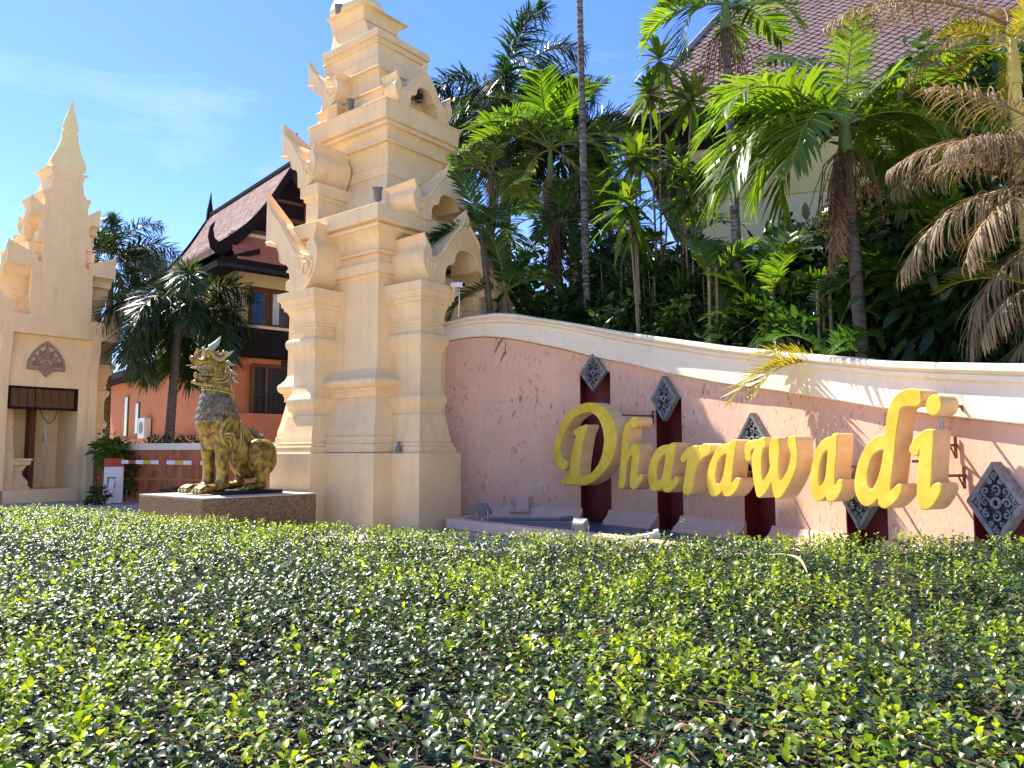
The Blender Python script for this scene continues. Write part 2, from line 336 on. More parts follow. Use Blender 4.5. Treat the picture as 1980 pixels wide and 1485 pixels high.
def smooth_path(pts, sub=3, closed=False):
    n = len(pts); out = []
    for i in range(n if closed else n - 1):
        p0 = pts[(i - 1) % n] if closed or i > 0 else pts[0]; p1 = pts[i]; p2 = pts[(i + 1) % n]; p3 = pts[(i + 2) % n] if closed or i + 2 < n else pts[-1]
        for k in range(sub):
            t = k / sub
            out.append(tuple(.5 * ((2 * b) + (-a + c) * t + (2 * a - 5 * b + 4 * c - d) * t * t + (-a + 3 * b - 3 * c + d) * t ** 3) for a, b, c, d in zip(p0, p1, p2, p3)))
    if not closed: out.append(tuple(pts[-1]))
    return out

EXTR = smooth_path([(-.80, .36), (-.70, .385), (-.60, .45), (-.46, .60), (-.32, .76), (-.19, .87), (-.10, .95), (-.045, 1.04), (0, 1.16)], 2)
LEAF = smooth_path([(-.74, 0), (-.86, .06), (-.95, .18), (-1.0, .32), (-.985, .43), (-.93, .50), (-.925, .56), (-.97, .66)], 2)
LEAFIN = smooth_path([(-.97, .66), (-.87, .55), (-.80, .46), (-.80, .36)], 2)[1:-1]
INTR = smooth_path([(0, .565), (-.10, .56), (-.20, .52), (-.28, .43), (-.30, .34)], 2) + smooth_path([(-.345, .32), (-.40, .31), (-.47, .25), (-.49, .13), (-.50, 0)], 2)
def pediment(name, hw, H, z0, T, place, parent, full):
    """place(h,d,z): h lateral (0 = apex), d depth behind the front plane"""
    half = LEAF + LEAFIN + EXTR                 # bottom -> leaf -> apex
    inn = INTR                                   # apex underside -> bottom
    if full:
        outl = half + [(-x, z) for x, z in reversed(half[:-1])] + [(-x, z) for x, z in reversed(inn)] + inn[1:]
    else:
        outl = half + inn
    ne = set()
    mb = MB()
    def back(x, z):                              # the ridge sinks towards the tower
        k = max(0, z - .62) ; return (x, z - k * .55)
    f = [place(x * hw, 0, z0 + z * H) for x, z in outl]
    b = [place(x * hw, T, z0 + back(x, z)[1] * H) for x, z in outl]
    mb.prism(f, b)
    sides = (1, -1) if full else (1,)
    for s in sides:
        rim = [(x * .965 + (.0 if abs(x) > .02 else 0), z - .035) for x, z in EXTR[:-1]]
        mb.tube([place(s * x * hw, -.004, z0 + z * H) for x, z in rim], .018 * H, 5)
        lf = [(-.895 + (x + .88) * .86, .31 + (z - .31) * .86) for x, z in LEAF[2:]]
        mb.tube([place(s * x * hw, -.004, z0 + z * H) for x, z in lf], .016 * H, 5)
        sp = spiral(-.80, .23, .125, 1.6, PI * .45, 1, 22)
        mb.tube([place(s * x * hw, -.002, z0 + z * H) for x, z in sp], .021 * H, 6)
        st = [(-.675, .23), (-.66, .30), (-.62, .37), (-.52, .47)]
        mb.tube([place(s * x * hw, -.002, z0 + z * H) for x, z in smooth_path(st, 3)], .011 * H, 5)
        mb.tube([place(s * x * hw * .97, -.003, z0 + (z + .025) * H) for x, z in inn[:10]], .009 * H, 5)
    o = mb.build(name, M['cream'], parent, True, 35)
    return o

def pier(mb, x0, x1, out, inner, zs, e, axis):
    """profiled pier: axis 'x': projects along +x from inner to out, lateral y in [x0,x1]; axis 'y' the other way"""
    for i in range(1):
        secs = []
        for z, ee in zs:
            q = ee * e
            a, b = x0 - q, x1 + q
            if axis == 'x': secs.append((z, inner, out + q, max(a, .0), b))
            elif axis == '-x': secs.append((z, -out - q, -inner, max(a, .0), b))
            else: secs.append((z, a, b, inner, out + q))
        mb.stack(secs)

main = empty('gate_tower', AX, math.atan2(-RY, -RX), 'tall tiered cream gate tower rising beside the pink sign wall', 'gate tower', 'split gate towers')
left = empty('gate_tower', AX2, math.atan2(-RY, -RX) + PI, 'farther cream gate tower cut flat, with an open booth in its base', 'gate tower', 'split gate towers')
G0 = -.003
def secs_from(rows, zmin=None):
    out = []; last = zmin
    for y, hu, w in rows:
        z = tz(y, hu, w)
        if last is not None and z <= last: z = last + .002
        out.append((z, -hu, hu, G0, w)); last = z
    return out
blk = [(1022, 2.13, 3.63), (875.5, 2.10, 3.60)]
mb = MB(); sb = secs_from(blk); sb[0] = (-.35,) + sb[0][1:]; mb.stack(sb); bevel(mb.build('base_block', M['cream'], main), .02)
shaft = [(874.5, 2.03, 3.53), (858, 2.03, 3.53), (857, 1.99, 3.49), (843, 1.98, 3.48), (842, 1.94, 3.44), (829, 1.93, 3.43), (820, 1.88, 3.38), (808, 1.83, 3.34), (795, 1.79, 3.30), (783, 1.745, 3.26), (774, 1.715, 3.23),
         (767, 1.70, 3.22), (766, 1.76, 3.27), (754, 1.76, 3.27), (753, 1.80, 3.31), (748, 1.80, 3.31), (747, 1.85, 3.36), (743, 1.92, 3.43), (738, 1.965, 3.475), (733, 1.97, 3.48), (729, 1.95, 3.46), (725, 1.86, 3.37), (719, 1.76, 3.28), (710, 1.69, 3.205),
         (534, 1.66, 3.18), (533, 1.68, 3.20), (526, 1.70, 3.22), (525, 1.80, 3.32), (504, 1.80, 3.32), (503, 1.72, 3.24), (497, 1.69, 3.21), (488, 1.68, 3.20), (487, 1.79, 3.31), (480, 1.79, 3.31), (479, 1.70, 3.22), (468, 1.73, 3.25), (455, 1.79, 3.31), (444, 1.87, 3.39), (437, 1.95, 3.47),
         (436, 2.00, 3.52), (429, 2.01, 3.53), (428.5, 1.95, 3.47), (426, 1.95, 3.47)]
mb = MB(); ss = secs_from(shaft, sb[1][0] - .002); mb.stack(ss); sh = mb.build('lower_shaft', M['cream'], main, True, 24)
mb = MB(); sc = secs_from([(425.5, 2.10, 3.62), (391, 2.10, 3.62), (390, 2.085, 3.605)], ss[-1][0] - .004); mb.stack(sc); bevel(mb.build('cornice', M['cream'], main), .015)
ZC = sc[-1][0]
rows = [(389, 1.27, 2.92), (380, 1.16, 2.82), (368, 1.06, 2.72), (355, .97, 2.64), (344, .91, 2.58), (336, .88, 2.55), (335, .91, 2.58), (316, .90, 2.57), (315, .86, 2.53), (300, .87, 2.54), (285, .91, 2.58), (274, .96, 2.63), (273, 1.06, 2.73), (265, 1.07, 2.74), (264, .97, 2.64), (255, .975, 2.645), (248, 1.0, 2.67), (242, 1.04, 2.71), (238, 1.10, 2.765), (237, 1.145, 2.80), (230, 1.15, 2.805), (229, 1.11, 2.775), (227.5, 1.11, 2.775)]
mid = [(ZC - .01, -1.45, 1.45, G0, 3.1)] + secs_from(rows, ZC)
mb = MB(); mb.stack(mid); mb.build('middle_tier', M['cream'], main, True, 24)
mb = MB(); s3 = secs_from([(227, 1.215, 2.845), (190, 1.245, 2.87), (189, 1.29, 2.905), (184, 1.29, 2.905)], mid[-1][0] - .004); mb.stack(s3); bevel(mb.build('cornice', M['cream'], main), .012)
Z3 = s3[-1][0]
rows = [(183, .97, 2.42), (172, .97, 2.42), (171, 1.05, 2.50), (166, 1.05, 2.50), (165, .90, 2.30), (158, .87, 2.24), (148, .85, 2.19), (140, .86, 2.18), (134, .90, 2.20), (130, .94, 2.23), (129, 1.0, 2.29), (124, 1.0, 2.29), (123, .84, 2.12), (105, .835, 2.11), (104, .81, 2.07), (88, .79, 2.04), (82, .80, 2.05), (81, .85, 2.10), (76, .855, 2.105), (75, .815, 2.07), (69, .82, 2.07)]
up = [(Z3 - .01, -1.05, 1.05, G0, 2.5)] + secs_from(rows, Z3)
mb = MB(); mb.stack(up); mb.build('upper_tier', M['cream'], main, True, 24)
mb = MB(); s2 = secs_from([(68, .895, 2.14), (51, .895, 2.14)], up[-1][0] - .004); mb.stack(s2); bevel(mb.build('cornice', M['cream'], main), .012)
Z2 = s2[-1][0]
lot = [(Z2 - .01, -.70, .70, G0, 1.75), (Z2 + .10, -.70, .70, G0, 1.72), (Z2 + .102, -.63, .63, G0, 1.55)] + secs_from([(44, .56, 1.32), (37, .54, 1.22), (36, .59, 1.26), (31, .59, 1.25), (24, .60, 1.26), (16, .63, 1.30), (9, .68, 1.35), (4, .735, 1.41), (1, .775, 1.44), (0, .786, 1.45)], Z2 + .11)
mb = MB(); mb.stack(lot); mb.build('lotus_slab', M['cream'], main, True, 24)
ZL = lot[-1][0]
mb = MB(); prof = [(.46, 0), (.58, .06), (.66, .16), (.675, .28), (.62, .45), (.50, .70), (.40, .95), (.33, 1.2), (.29, 1.45), (.30, 1.50), (.30, 1.56), (.22, 1.60), (.25, 1.66), (.30, 1.74), (.29, 1.86), (.23, 2.08), (.14, 2.40), (.06, 2.72), (.012, 2.95)]
n = 20
mb.rings([[(r * math.cos(PI * j / n), G0 + r * 1.75 * math.sin(PI * j / n), ZL - .003 + z) for j in range(n + 1)] for r, z in prof])
mb.build('finial', M['gold_paint'], main, True, 40)

# piers of the porches
PX, PY = tw(-1.262, 4.1)
pr = [(873, .66), (864, .66), (863, .56), (856, .56), (855, .46), (848, .44), (840, .38), (828, .32), (816, .26), (806, .21), (800, .19), (799, .06), (790, .06), (789, .10), (786, .10), (785, .14), (780, .20), (774, .25), (768, .27), (765, .25), (760, .14), (752, .05), (740, .0), (690, .0), (678, .04), (670, .12), (664, .22),
      (660, .30), (655, .34), (650, .35), (645, .32), (642, .24), (641, .10), (632, .08), (631, .14), (627, .14), (626, .06), (618, .06), (617, .16), (613, .16), (612, .10), (602, .14), (592, .22), (584, .32), (583, .42), (576, .44), (575, .54), (568, .54), (563, .62), (562.5, .70), (547, .70)]
pz = [(zat(PX, PY, y), e) for y, e in pr]
ZB = tz(875.5, 2.10, 3.60); pz[0] = (ZB - .004, .66); ZP = pz[-1][0]
def add_pier(parent, x0, x1, out, inner, e, axis, eb):
    mb = MB(); pier(mb, x0, x1, out, inner, pz, e, axis); o = mb.build('pier', M['cream'], parent, True, 24)
    mb = MB(); q = eb
    if axis == 'x': mb.stack([(-.35, inner, out + q, max(x0 - q, 0), x1 + q), (ZB, inner, out + q - .02, max(x0 - q, 0), x1 + q - .02)])
    elif axis == '-x': mb.stack([(-.35, -out - q, -inner, max(x0 - q, 0), x1 + q), (ZB, -out - q + .02, -inner, max(x0 - q, 0), x1 + q - .02)])
    else: mb.stack([(-.35, x0 - q, x1 + q, inner, out + q), (ZB, x0 - q, x1 + q, inner, out + q - .02)])
    bevel(mb.build('pier_base', M['cream'], parent), .02)
add_pier(main, .93, 1.70, 2.17, 1.2, .42, 'x', .35)
add_pier(main, .93, 1.70, 2.17, 1.2, .42, '-x', .35)
add_pier(main, .636, 1.262, 4.1, 2.9, .36, 'y', .33)
add_pier(main, -1.24, -.66, 3.85, 2.9, .20, 'y', .02)
mb = MB(); mb.box(-.66, .66, 2.9, 3.42, 2, ZP); mb.box(-.64, .64, 3.415, 3.6, .0, zat(*tw(.3, 3.6), 588)); mb.build('niche_back', M['cream'], main)

# pediments: (front plane, half width, z base, height)
def side_place(sgn, P): return lambda h, d, z: (sgn * (P - d), -h, z)        # half ones: h<0 -> lateral +y
def front_place(P): return lambda h, d, z: (h, P - d, z)
def zp(u, o, y): X, Y = tw(u, o); return zat(X, Y, y)
T1o, T2o, T3o = 4.24, 3.68, 2.85
z1 = ZP - .004; H1 = (zp(0, T1o, 405) - z1) / 1.16
z2b = zp(-1.09, T2o, 416); H2 = (zp(0, T2o, 318) - z2b) / 1.16
z3b = Z3 - .004; H3 = (zp(0, T3o, 119) - z3b) / 1.16
pediment('pediment', 1.36, H1, z1, 1.2, front_place(T1o), main, True)
pediment('pediment', 1.12, H2, z2b, 1.0, front_place(T2o), main, True)
pediment('pediment', .94, H3, z3b, .55, front_place(T3o), main, True)
zl = lambda P, y: zat(AX.x - P * RX, AX.y - P * RY, y)
H1l = (zl(2.38, 367) - z1) / 1.16
z2l = zat(*tw(-1.99, 1.25), 352); H2l = (zl(1.99, 238) - z2l) / 1.16
z3l = zat(*tw(-1.29, 1.12), 199); H3l = (zl(1.29, 115) - z3l) / 1.16
for s in (1, -1):
    pediment('pediment', 1.98, H1l, z1, .75, side_place(s, 2.38), main, False)
    pediment('pediment', 1.30, H2l, z2l, 1.05, side_place(s, 1.99), main, False)
    pediment('pediment', 1.18, H3l, z3l, .50, side_place(s, 1.29), main, False)
# small piers that carry the two upper pediments
def small_pier(x0, x1, y0, y1, za, zb):
    mb = MB(); d = zb - za
    S_ = [(za, .07), (za + .08 * d, .07), (za + .09 * d, .0), (za + .62 * d, 0), (za + .63 * d, .04), (za + .72 * d, .04), (za + .73 * d, .1), (zb + .002, .1)]
    mb.stack([(z, x0 - e, x1 + e, y0 - e, y1 + e) for z, e in S_]); bevel(mb.build('pedestal', M['cream'], main), .008)
for s in (1, -1):
    a, b = sorted((s * 1.0, s * 1.84)); small_pier(a, b, .78, 1.24, ZC - .004, z2l)
    a, b = sorted((s * .82, s * 1.19)); small_pier(a, b, .66, 1.04, Z3 - .004, z3l)
    a, b = sorted((s * .60, s * 1.0)); small_pier(a, b, 2.6, 3.54, ZC - .004, z2b)

# ---- the far tower shares the upper shapes, its base holds an open booth
left.scale = (1.028, 1.028, 1.028)
SKIP = {'lower_shaft', 'base_block', 'niche_back'}
ncor = 0
for ch in list(main.children):
    nm = ch.name.split('.')[0]
    if nm in SKIP: continue
    c = ch.copy(); COL.objects.link(c); c.parent = left
    if nm == 'cornice': ncor += 1
    if nm == 'middle_tier' or (nm == 'cornice' and ncor <= 2): c.location.y = .24
ZT = 6.12                                           # underside of the flat upper part
# local frame of the far tower: x = photo right (along the cut), y = away
nu0, nu1, nz0, nz1 = -1.62, .90, .18, 4.12
mb = MB(); mb.stack([(z, x0, x1, .05 if z > ZT else 2.3, w) for z, x0, x1, _, w in ss if z < ZT - .03] + [(ZT - .02, -1.66, 1.66, 2.3, 3.2), (ZT, -1.66, 1.66, .0, 3.2)] + [(z, x0, x1, .24, w) for z, x0, x1, _, w in ss if z > ZT + .01])
mb.build('lower_shaft', M['cream'], left, True, 24)
mb = MB(); mb.box(-2.1, 2.1, 2.25, 3.6, -.5, 1.55); bevel(mb.build('base_block', M['cream'], left), .02)
mb = MB()
mb.box(-2.12, nu0, .30, 2.4, -.5, ZT + .3); mb.box(nu1, 1.62, .30, 2.4, -.5, ZT + .3); mb.box(nu0, nu1, .30, .62, nz1, ZT + .3); mb.box(nu0, nu1, .30, 2.4, -.5, nz0)
mb.box(nu0, nu1, .62, 2.4, nz1 + .002, nz1 + .2); mb.box(nu0, nu1, 2.2, 2.42, nz0 + .001, nz1 + .1)
mb.build('booth_wall', M['cream'], left)
mb = MB(); za_, zb_ = z2l + .53 * H2l, z3l + .53 * H3l
mb.box(-2.34, 2.30, 0.002, .9, ZT, ZT + .75)
P_ = [(-1.12, ZT + .74), (1.12, ZT + .74), (1.10, za_ + .3), (.80, za_ + .3), (.78, zb_ + .3), (.70, Z3 + .8), (-.70, Z3 + .8), (-.78, zb_ + .3), (-.80, za_ + .3), (-1.10, za_ + .3)]
mb.prism([(x, .001, z) for x, z in P_], [(x, .30, z) for x, z in P_]); mb.build('gable_wall', M['cream'], left)
for ux, w_ in ((-1.83, .36), (1.40, .30)):
    mb = MB(); pr_ = [(.30, ZT), (-.0, ZT), (.0, ZT - .28), (.03, ZT - .5), (.10, ZT - .9), (.17, ZT - 1.3), (.20, ZT - 1.7), (.20, -.4), (.30, -.4)]
    mb.prism([(ux - w_ / 2, y, z) for y, z in pr_], [(ux + w_ / 2, y, z) for y, z in pr_]); mb.build('bracket_pilaster', M['cream'], left, True, 30)
mb = MB(); mb.box(nu0 - .12, nu1 + .1, .20, .298, -.5, nz0 - .02); mb.build('sill', M['cream'], left)
# emblem panel
em = empty('emblem_panel', (0, 0, 0), 0); em.parent = left
ec = -.36; ez = 4.78
def epl(pts, y): return [(ec + x, y, ez + z) for x, z in pts]
mb = MB(); archo = smooth_path([(-.68, -.02), (-.66, .30), (-.52, .62), (-.28, .92), (0, 1.14)], 3); archo = archo + [(-x, z) for x, z in reversed(archo[:-1])]
archi = [(x * .83, .10 + (z - .0) * .80) for x, z in archo]
ring = archo + [(archi[-1][0], archo[-1][1])] if False else None
for k in range(len(archo) - 1):
    a, b, c, d = archo[k], archo[k + 1], archi[k + 1], archi[k]
    f = epl([a, b, c, d], .23); g = epl([a, b, c, d], .298); mb.prism(f, g)
mb.box(ec - .68, ec + .68, .232, .298, ez - .02, ez + .08)
mb.build('arch_frame', M['emblem'], em)
mb = MB(); mb.prism(epl([(0, -.28), (.32, .06), (0, .40), (-.32, .06)], .20), epl([(0, -.28), (.32, .06), (0, .40), (-.32, .06)], .299))
mb.prism(epl([(0, -.16), (.2, .06), (0, .28), (-.2, .06)], .18), epl([(0, -.16), (.2, .06), (0, .28), (-.2, .06)], .21))
for k in range(4):
    a = PI / 4 + k * PI / 2
    mb.ell((ec + .07 * math.cos(a), .17, ez + .06 + .07 * math.sin(a)), (.05, .03, .05))
mb.build('diamond_plate', M['emblem'], em)
mb = MB()
def flame(cx, cz, L, wd, a, y=.24):
    p = [(0, 0), (-wd, L * .25), (-wd * .8, L * .55), (0, L), (wd * .8, L * .55), (wd, L * .25)]
    q = [(cx + x * math.cos(a) - z * math.sin(a), cz + x * math.sin(a) + z * math.cos(a)) for x, z in p]
    mb.prism(epl(q, y), epl(q, .299))
flame(0, .40, .58, .12, 0, .20); flame(-.05, .42, .45, .11, .55); flame(.05, .42, .45, .11, -.55); flame(-.12, .36, .42, .12, 1.05, .22); flame(.12, .36, .42, .12, -1.05, .22); flame(-.2, .25, .32, .12, 1.5); flame(.2, .25, .32, .12, -1.5)
for s in (1, -1):
    mb.tube([(ec + s * x, .22, ez + z) for x, z in spiral(.40, .22, .13, 1.4, 2.2, -1, 14)], .035, 5)
    mb.tube([(ec + s * x, .22, ez + z) for x, z in spiral(.17, .62, .09, 1.3, 2.6, -1, 12)], .03, 5)
mb.build('flame_relief', M['emblem'], em)
# sliding wooden fascia over the booth opening
wf = MB(); y0 = .40
wf.box(nu0 + .02, nu1 - .02, y0 - .06, y0 + .06, nz1 - .09, nz1 - .001); wf.box(nu0 + .02, nu1 - .02, y0 - .06, y0 + .06, nz1 - .88, nz1 - .79)
wf.box(nu0 + .02, nu0 + .10, y0 - .06, y0 + .06, nz1 - .79, nz1 - .09); wf.box(nu1 - .10, nu1 - .02, y0 - .06, y0 + .06, nz1 - .79, nz1 - .09)
wfo = wf.build('shutter_box', M['darkwood'], left)
bd = MB(); bd.box(-.125, .125, -.02, .02, 0, .70); b0 = None
nb = 8; step = (nu1 - nu0 - .24) / nb
for k in range(nb):
    if b0 is None: b0 = bd.build('board', M['boardwood'], wfo); bb = b0
    else: bb = b0.copy(); COL.objects.link(bb)
    bb.location = (nu0 + .12 + step * (k + .5), y0 + random.uniform(-.012, .012), nz1 - .79)
mb = MB()
for sx, hh in ((.34, .0),):
    P = [(.40, nz0), (.40, nz0 + .10), (.34, nz0 + .11), (.34, nz0 + .30), (.28, nz0 + .38), (.22, nz0 + .48), (.16, nz0 + .56), (.16, nz0 + .66), (.22, nz0 + .72), (.24, nz0 + .80), (.30, nz0 + .9), (.36, nz0 + .92), (.40, nz0 + .94), (.40, nz0 + 1.08), (.44, nz0 + 1.09), (.44, nz0 + 1.18)]
    mb.stack([(z, -.98 - r, -.98 + r, 1.05 - r, 1.05 + r) for r, z in P])
alt = mb.build('offering_pedestal', M['cream'], left, True, 24)
mb = MB(); mb.box(-.30, -.10, 1.7, 2.19, nz0 + .002, nz1); mb.build('inner_post', M['brownwood'], left)
mb = MB(); mb.tube([(.22, 1.6, nz0), (.22, 1.6, 2.3), (.24, 1.6, 2.9), (.3, 1.5, 3.4)], .03, 6); mb.box(.16, .30, 1.52, 1.62, 2.0, 2.3); mb.build('conduit', M['steel'], left)
mb = MB(); mb.tube(smooth_path([(-.35, .8, 3.5), (-.2, .8, 3.0), (.05, .8, 2.75), (.25, .8, 2.95), (.36, .8, 3.5)], 4), .015, 5); mb.build('cable', M['black'], left)

# ================================================================= SIGN WALL
WP = [(-3.2, 17.95), (-1.7, 17.86), (0.1, 17.68), (1.83, 17.1), (3.10, 15.5), (4.21, 13.46), (5.05, 11.2), (5.76, 9.2), (6.40, 7.2), (6.95, 5.2)]
NSUB = 40
wl = smooth_path(WP, NSUB)
wl = [Vector(p) for p in wl]
cum = [0]
for a, b in zip(wl, wl[1:]): cum.append(cum[-1] + (b - a).length)
def wpos(s):
    for i in range(len(cum) - 1):
        if cum[i + 1] >= s or i == len(cum) - 2:
            t = (s - cum[i]) / (cum[i + 1] - cum[i]); p = wl[i].lerp(wl[i + 1], t)
            a = wl[max(i - 4, 0)]; b = wl[min(i + 5, len(wl) - 1)]; d = (b - a).normalized(); return p, d, Vector((-abs(d.y), -d.x)).normalized()
def s_at_px(x):   # arclength where the wall line crosses picture column x at eye height
    for i in range(len(wl) - 1):
        p = wl[i]; q = wl[i + 1]
        fx = lambda v: 990 + FPX * v.x / (v.y * _c) if v.y > 0 else 9e9
        if fx(p) <= x <= fx(q): return cum[i] + (cum[i + 1] - cum[i]) * (x - fx(p)) / (fx(q) - fx(p))
    return cum[-1]
def interp(tab, x):
    if x <= tab[0][0]: return tab[0][1]
    for (a, b), (c, d) in zip(tab, tab[1:]):
        if x <= c: return b + (d - b) * (x - a) / (c - a)
    return tab[-1][1]
CAPB = [(780, 676), (868, 659), (905, 653), (942, 651), (985, 655), (1026, 662), (1090, 675), (1150, 690), (1240, 707), (1309, 724), (1400, 741), (1519, 757), (1620, 773), (1718, 790), (1850, 806), (1980, 820), (2200, 842)]
CAPM = [(780, 662), (868, 637), (905, 630), (964, 626), (1000, 627), (1057, 632), (1150, 648), (1240, 665), (1400, 690), (1519, 704), (1620, 716), (1742, 729), (1850, 736), (1980, 742), (2200, 752)]
CAPT = [(780, 648), (868, 624), (905, 615), (964, 608), (1000, 610), (1057, 619), (1150, 632), (1240, 646), (1400, 668), (1519, 680), (1620, 690), (1742, 699), (1850, 702), (1980, 704), (2200, 706)]
def cap_z(tab, s):
    p, d, n = wpos(s); x = 990 + FPX * p.x / (p.y * _c)
    if p.y < 7.6:                # beyond the frame: keep level
        p, d, n = wpos(s_at_px(2150)); x = 2150
    return zat(p.x, p.y, interp(tab, x))
recs = []   # (s centre, half width, z top)
for xc, w, yt in ((1153, .76, 721), (1294, .72, 771), (1466, .76, 851), (1670, .78, 962), (1936, .84, 972)):
    s = s_at_px(xc); p, d, n = wpos(s); recs.append((s, w / 2, zat(p.x, p.y, yt)))
wall = empty('sign_wall', (0, 0, 0), 0, 'curving pink stucco wall with a sweeping cream cap behind the raised letters', 'wall')
TH = .30; RD = .34
def pt(s, off, z):
    p, d, n = wpos(s); q = p + n * off; return (q.x, q.y, z)
# back leaf of the wall (seen in the slots: maroon)
def sweep(mb, s0, s1, prof, step=.2):
    """prof(s) -> closed list of (off,z)"""
    n = max(2, int((s1 - s0) / step) + 1); mb.rings([[pt(s0 + (s1 - s0) * i / (n - 1), o, z) for o, z in prof(s0 + (s1 - s0) * i / (n - 1))] for i in range(n)])
S0 = 1.35; S1 = cum[-1] - .2
mb = MB(); sweep(mb, S0, S1, lambda s: [(-RD - .25, -.3), (-RD, -.3), (-RD, cap_z(CAPB, s) - .01), (-RD - .25, cap_z(CAPB, s) - .01)])
mb.build('slot_backing', M['red'], wall)
edges = [S0] + [v for s, h, z in recs for v in (s - h, s + h)] + [S1]
for k in range(0, len(edges), 2):
    mb = MB(); sweep(mb, edges[k], edges[k + 1], lambda s: [(-RD + .002, -.2), (0, -.2), (0, cap_z(CAPB, s) - .012), (-RD + .002, cap_z(CAPB, s) - .012)])
    mb.build('wall_panel', M['pink'], wall)
for s, h, zt in recs:      # the wall closes over each slot
    mb = MB(); sweep(mb, s - h, s + h, lambda q: [(-RD + .002, zt), (-.001, zt), (-.001, cap_z(CAPB, q) - .012), (-RD + .002, cap_z(CAPB, q) - .012)], .1)
    mb.build('wall_panel', M['pink'], wall)
    mb = MB()                     # painted cheeks of the slot
    for q, q2 in ((s - h + .001, s - h + .012), (s + h - .012, s + h - .001)):
        mb.rings([[pt(q, -RD + .004, .0), pt(q, -.012, .0), pt(q, -.012, zt - .004), pt(q, -RD + .004, zt - .004)], [pt(q2, -RD + .004, .0), pt(q2, -.012, .0), pt(q2, -.012, zt - .004), pt(q2, -RD + .004, zt - .004)]])
    mb.build('slot_cheek', M['red'], wall)
def capprof(s):
    b, m_, t_ = cap_z(CAPB, s), cap_z(CAPM, s), cap_z(CAPT, s); h = t_ - m_
    return [(-.62, b), (.10, b), (.12, b + .02), (.12, m_ - .02), (.135, m_), (.19, m_ + .02), (.20, m_ + h * .35), (.17, m_ + h * .42), (.20, m_ + h * .55), (.255, m_ + h * .62), (.26, t_ - .03), (.23, t_), (-.62, t_)]
mb = MB(); sweep(mb, S0, S1, capprof, .15); mb.build('wall_cap', M['pale'], wall, True, 30)
# moulded base between the slots
for k in range(0, len(edges), 2):
    def basep(s): return [(.001, -.15), (.30, -.15), (.30, .13), (.24, .15), (.235, .20), (.16, .24), (.09, .30), (.055, .37), (.04, .40), (.001, .41)]
    a, b = edges[k], edges[k + 1]
    if k == 0: a = s_at_px(930)
    mb = MB(); sweep(mb, a - (.05 if k else 0), b + .05, basep); mb.build('base_moulding', M['rim'], wall, True, 35)

# carved lozenges in front of the slots
def lozenge_mesh():
    W2, H2 = .36, .46; mb = MB()
    root = {}
    fr = MB()
    for k in range(4):
        c = [(0, H2), (W2, 0), (0, -H2), (-W2, 0)]; a, b = c[k], c[(k + 1) % 4]; ai, bi = (a[0] * .80, a[1] * .82), (b[0] * .80, b[1] * .82)
        fr.prism([(a[0], -.085, a[1]), (b[0], -.085, b[1]), (bi[0], -.075, bi[1]), (ai[0], -.075, ai[1])], [(a[0], .055, a[1]), (b[0], .055, b[1]), (bi[0], .055, bi[1]), (ai[0], .055, ai[1])])
    bk = MB(); bk.prism([(x * .86, -.02, z * .88) for x, z in ((0, H2), (W2, 0), (0, -H2), (-W2, 0))], [(x * .86, .05, z * .88) for x, z in ((0, H2), (W2, 0), (0, -H2), (-W2, 0))])
    sc = MB()
    def sp(cx, cz, r, a0, cw, turns=1.25, t=.0145):
        pts = spiral(cx, cz, r, turns, a0, cw, 18, .10); sc.tube([(x, -.045 - .012 * i / 18, z) for i, (x, z) in enumerate(pts)], [t * (1.15 - .45 * i / 18) for i in range(19)], 6)
    sc.rings([[((.052 + .020 * math.cos(v)) * math.cos(q * 2 * PI / 14), -.05 + .025 * math.sin(v), (.052 + .020 * math.cos(v)) * math.sin(q * 2 * PI / 14)) for v in [2 * PI * w / 6 for w in range(6)]] for q in range(15)], cap=False)
    for sx in (1, -1):
        sp(sx * .135, .0, .060, PI if sx > 0 else 0, -sx); sp(sx * .238, .0, .040, PI / 2, sx)
        for sz in (1, -1):
            sp(sx * .125, sz * .125, .052, -sz * PI / 2, sx * sz); sp(sx * .062, sz * .235, .034, sz * PI / 2, -sx * sz); sp(sx * .20, sz * .065, .030, -sz * PI / 2, sx * sz)
    for sz in (1, -1):
        sp(0, sz * .150, .062, -sz * PI / 2, sz); sp(0, sz * .300, .042, -sz * PI / 2, -sz)
    return fr, bk, sc
fr, bk, sc = lozenge_mesh()
loz = empty('carved_lozenge', (0, 0, 0), 0, None, 'wall carving', 'carved lozenges on the sign wall')
bevel(fr.build('frame', M['stone'], loz), .008); bk.build('back_plate', M['stone_dark'], loz); sc.build('scrollwork', M['stone'], loz, True)
LZ = ['carved grey lozenge high on the wall above the capital D', 'carved grey lozenge in the open above the letter h', 'grey lozenge half hidden behind the tops of the letters a and w',
      'grey lozenge peeping out low behind the letters a and d', 'large carved grey lozenge beside the last letter, nearest the right edge']
for k, (s, h, zt) in enumerate(recs):
    L_ = loz if k == 0 else copy_tree(loz)
    p, d, n = wpos(s); L_.location = (p.x + n.x * .07, p.y + n.y * .07, zt); L_.rotation_euler = (0, 0, math.atan2(d.y, d.x))
    sc_ = (.90, .98, 1.02, .98, 1.05)[k]; L_.scale = (sc_, sc_, sc_); L_['label'] = LZ[k]

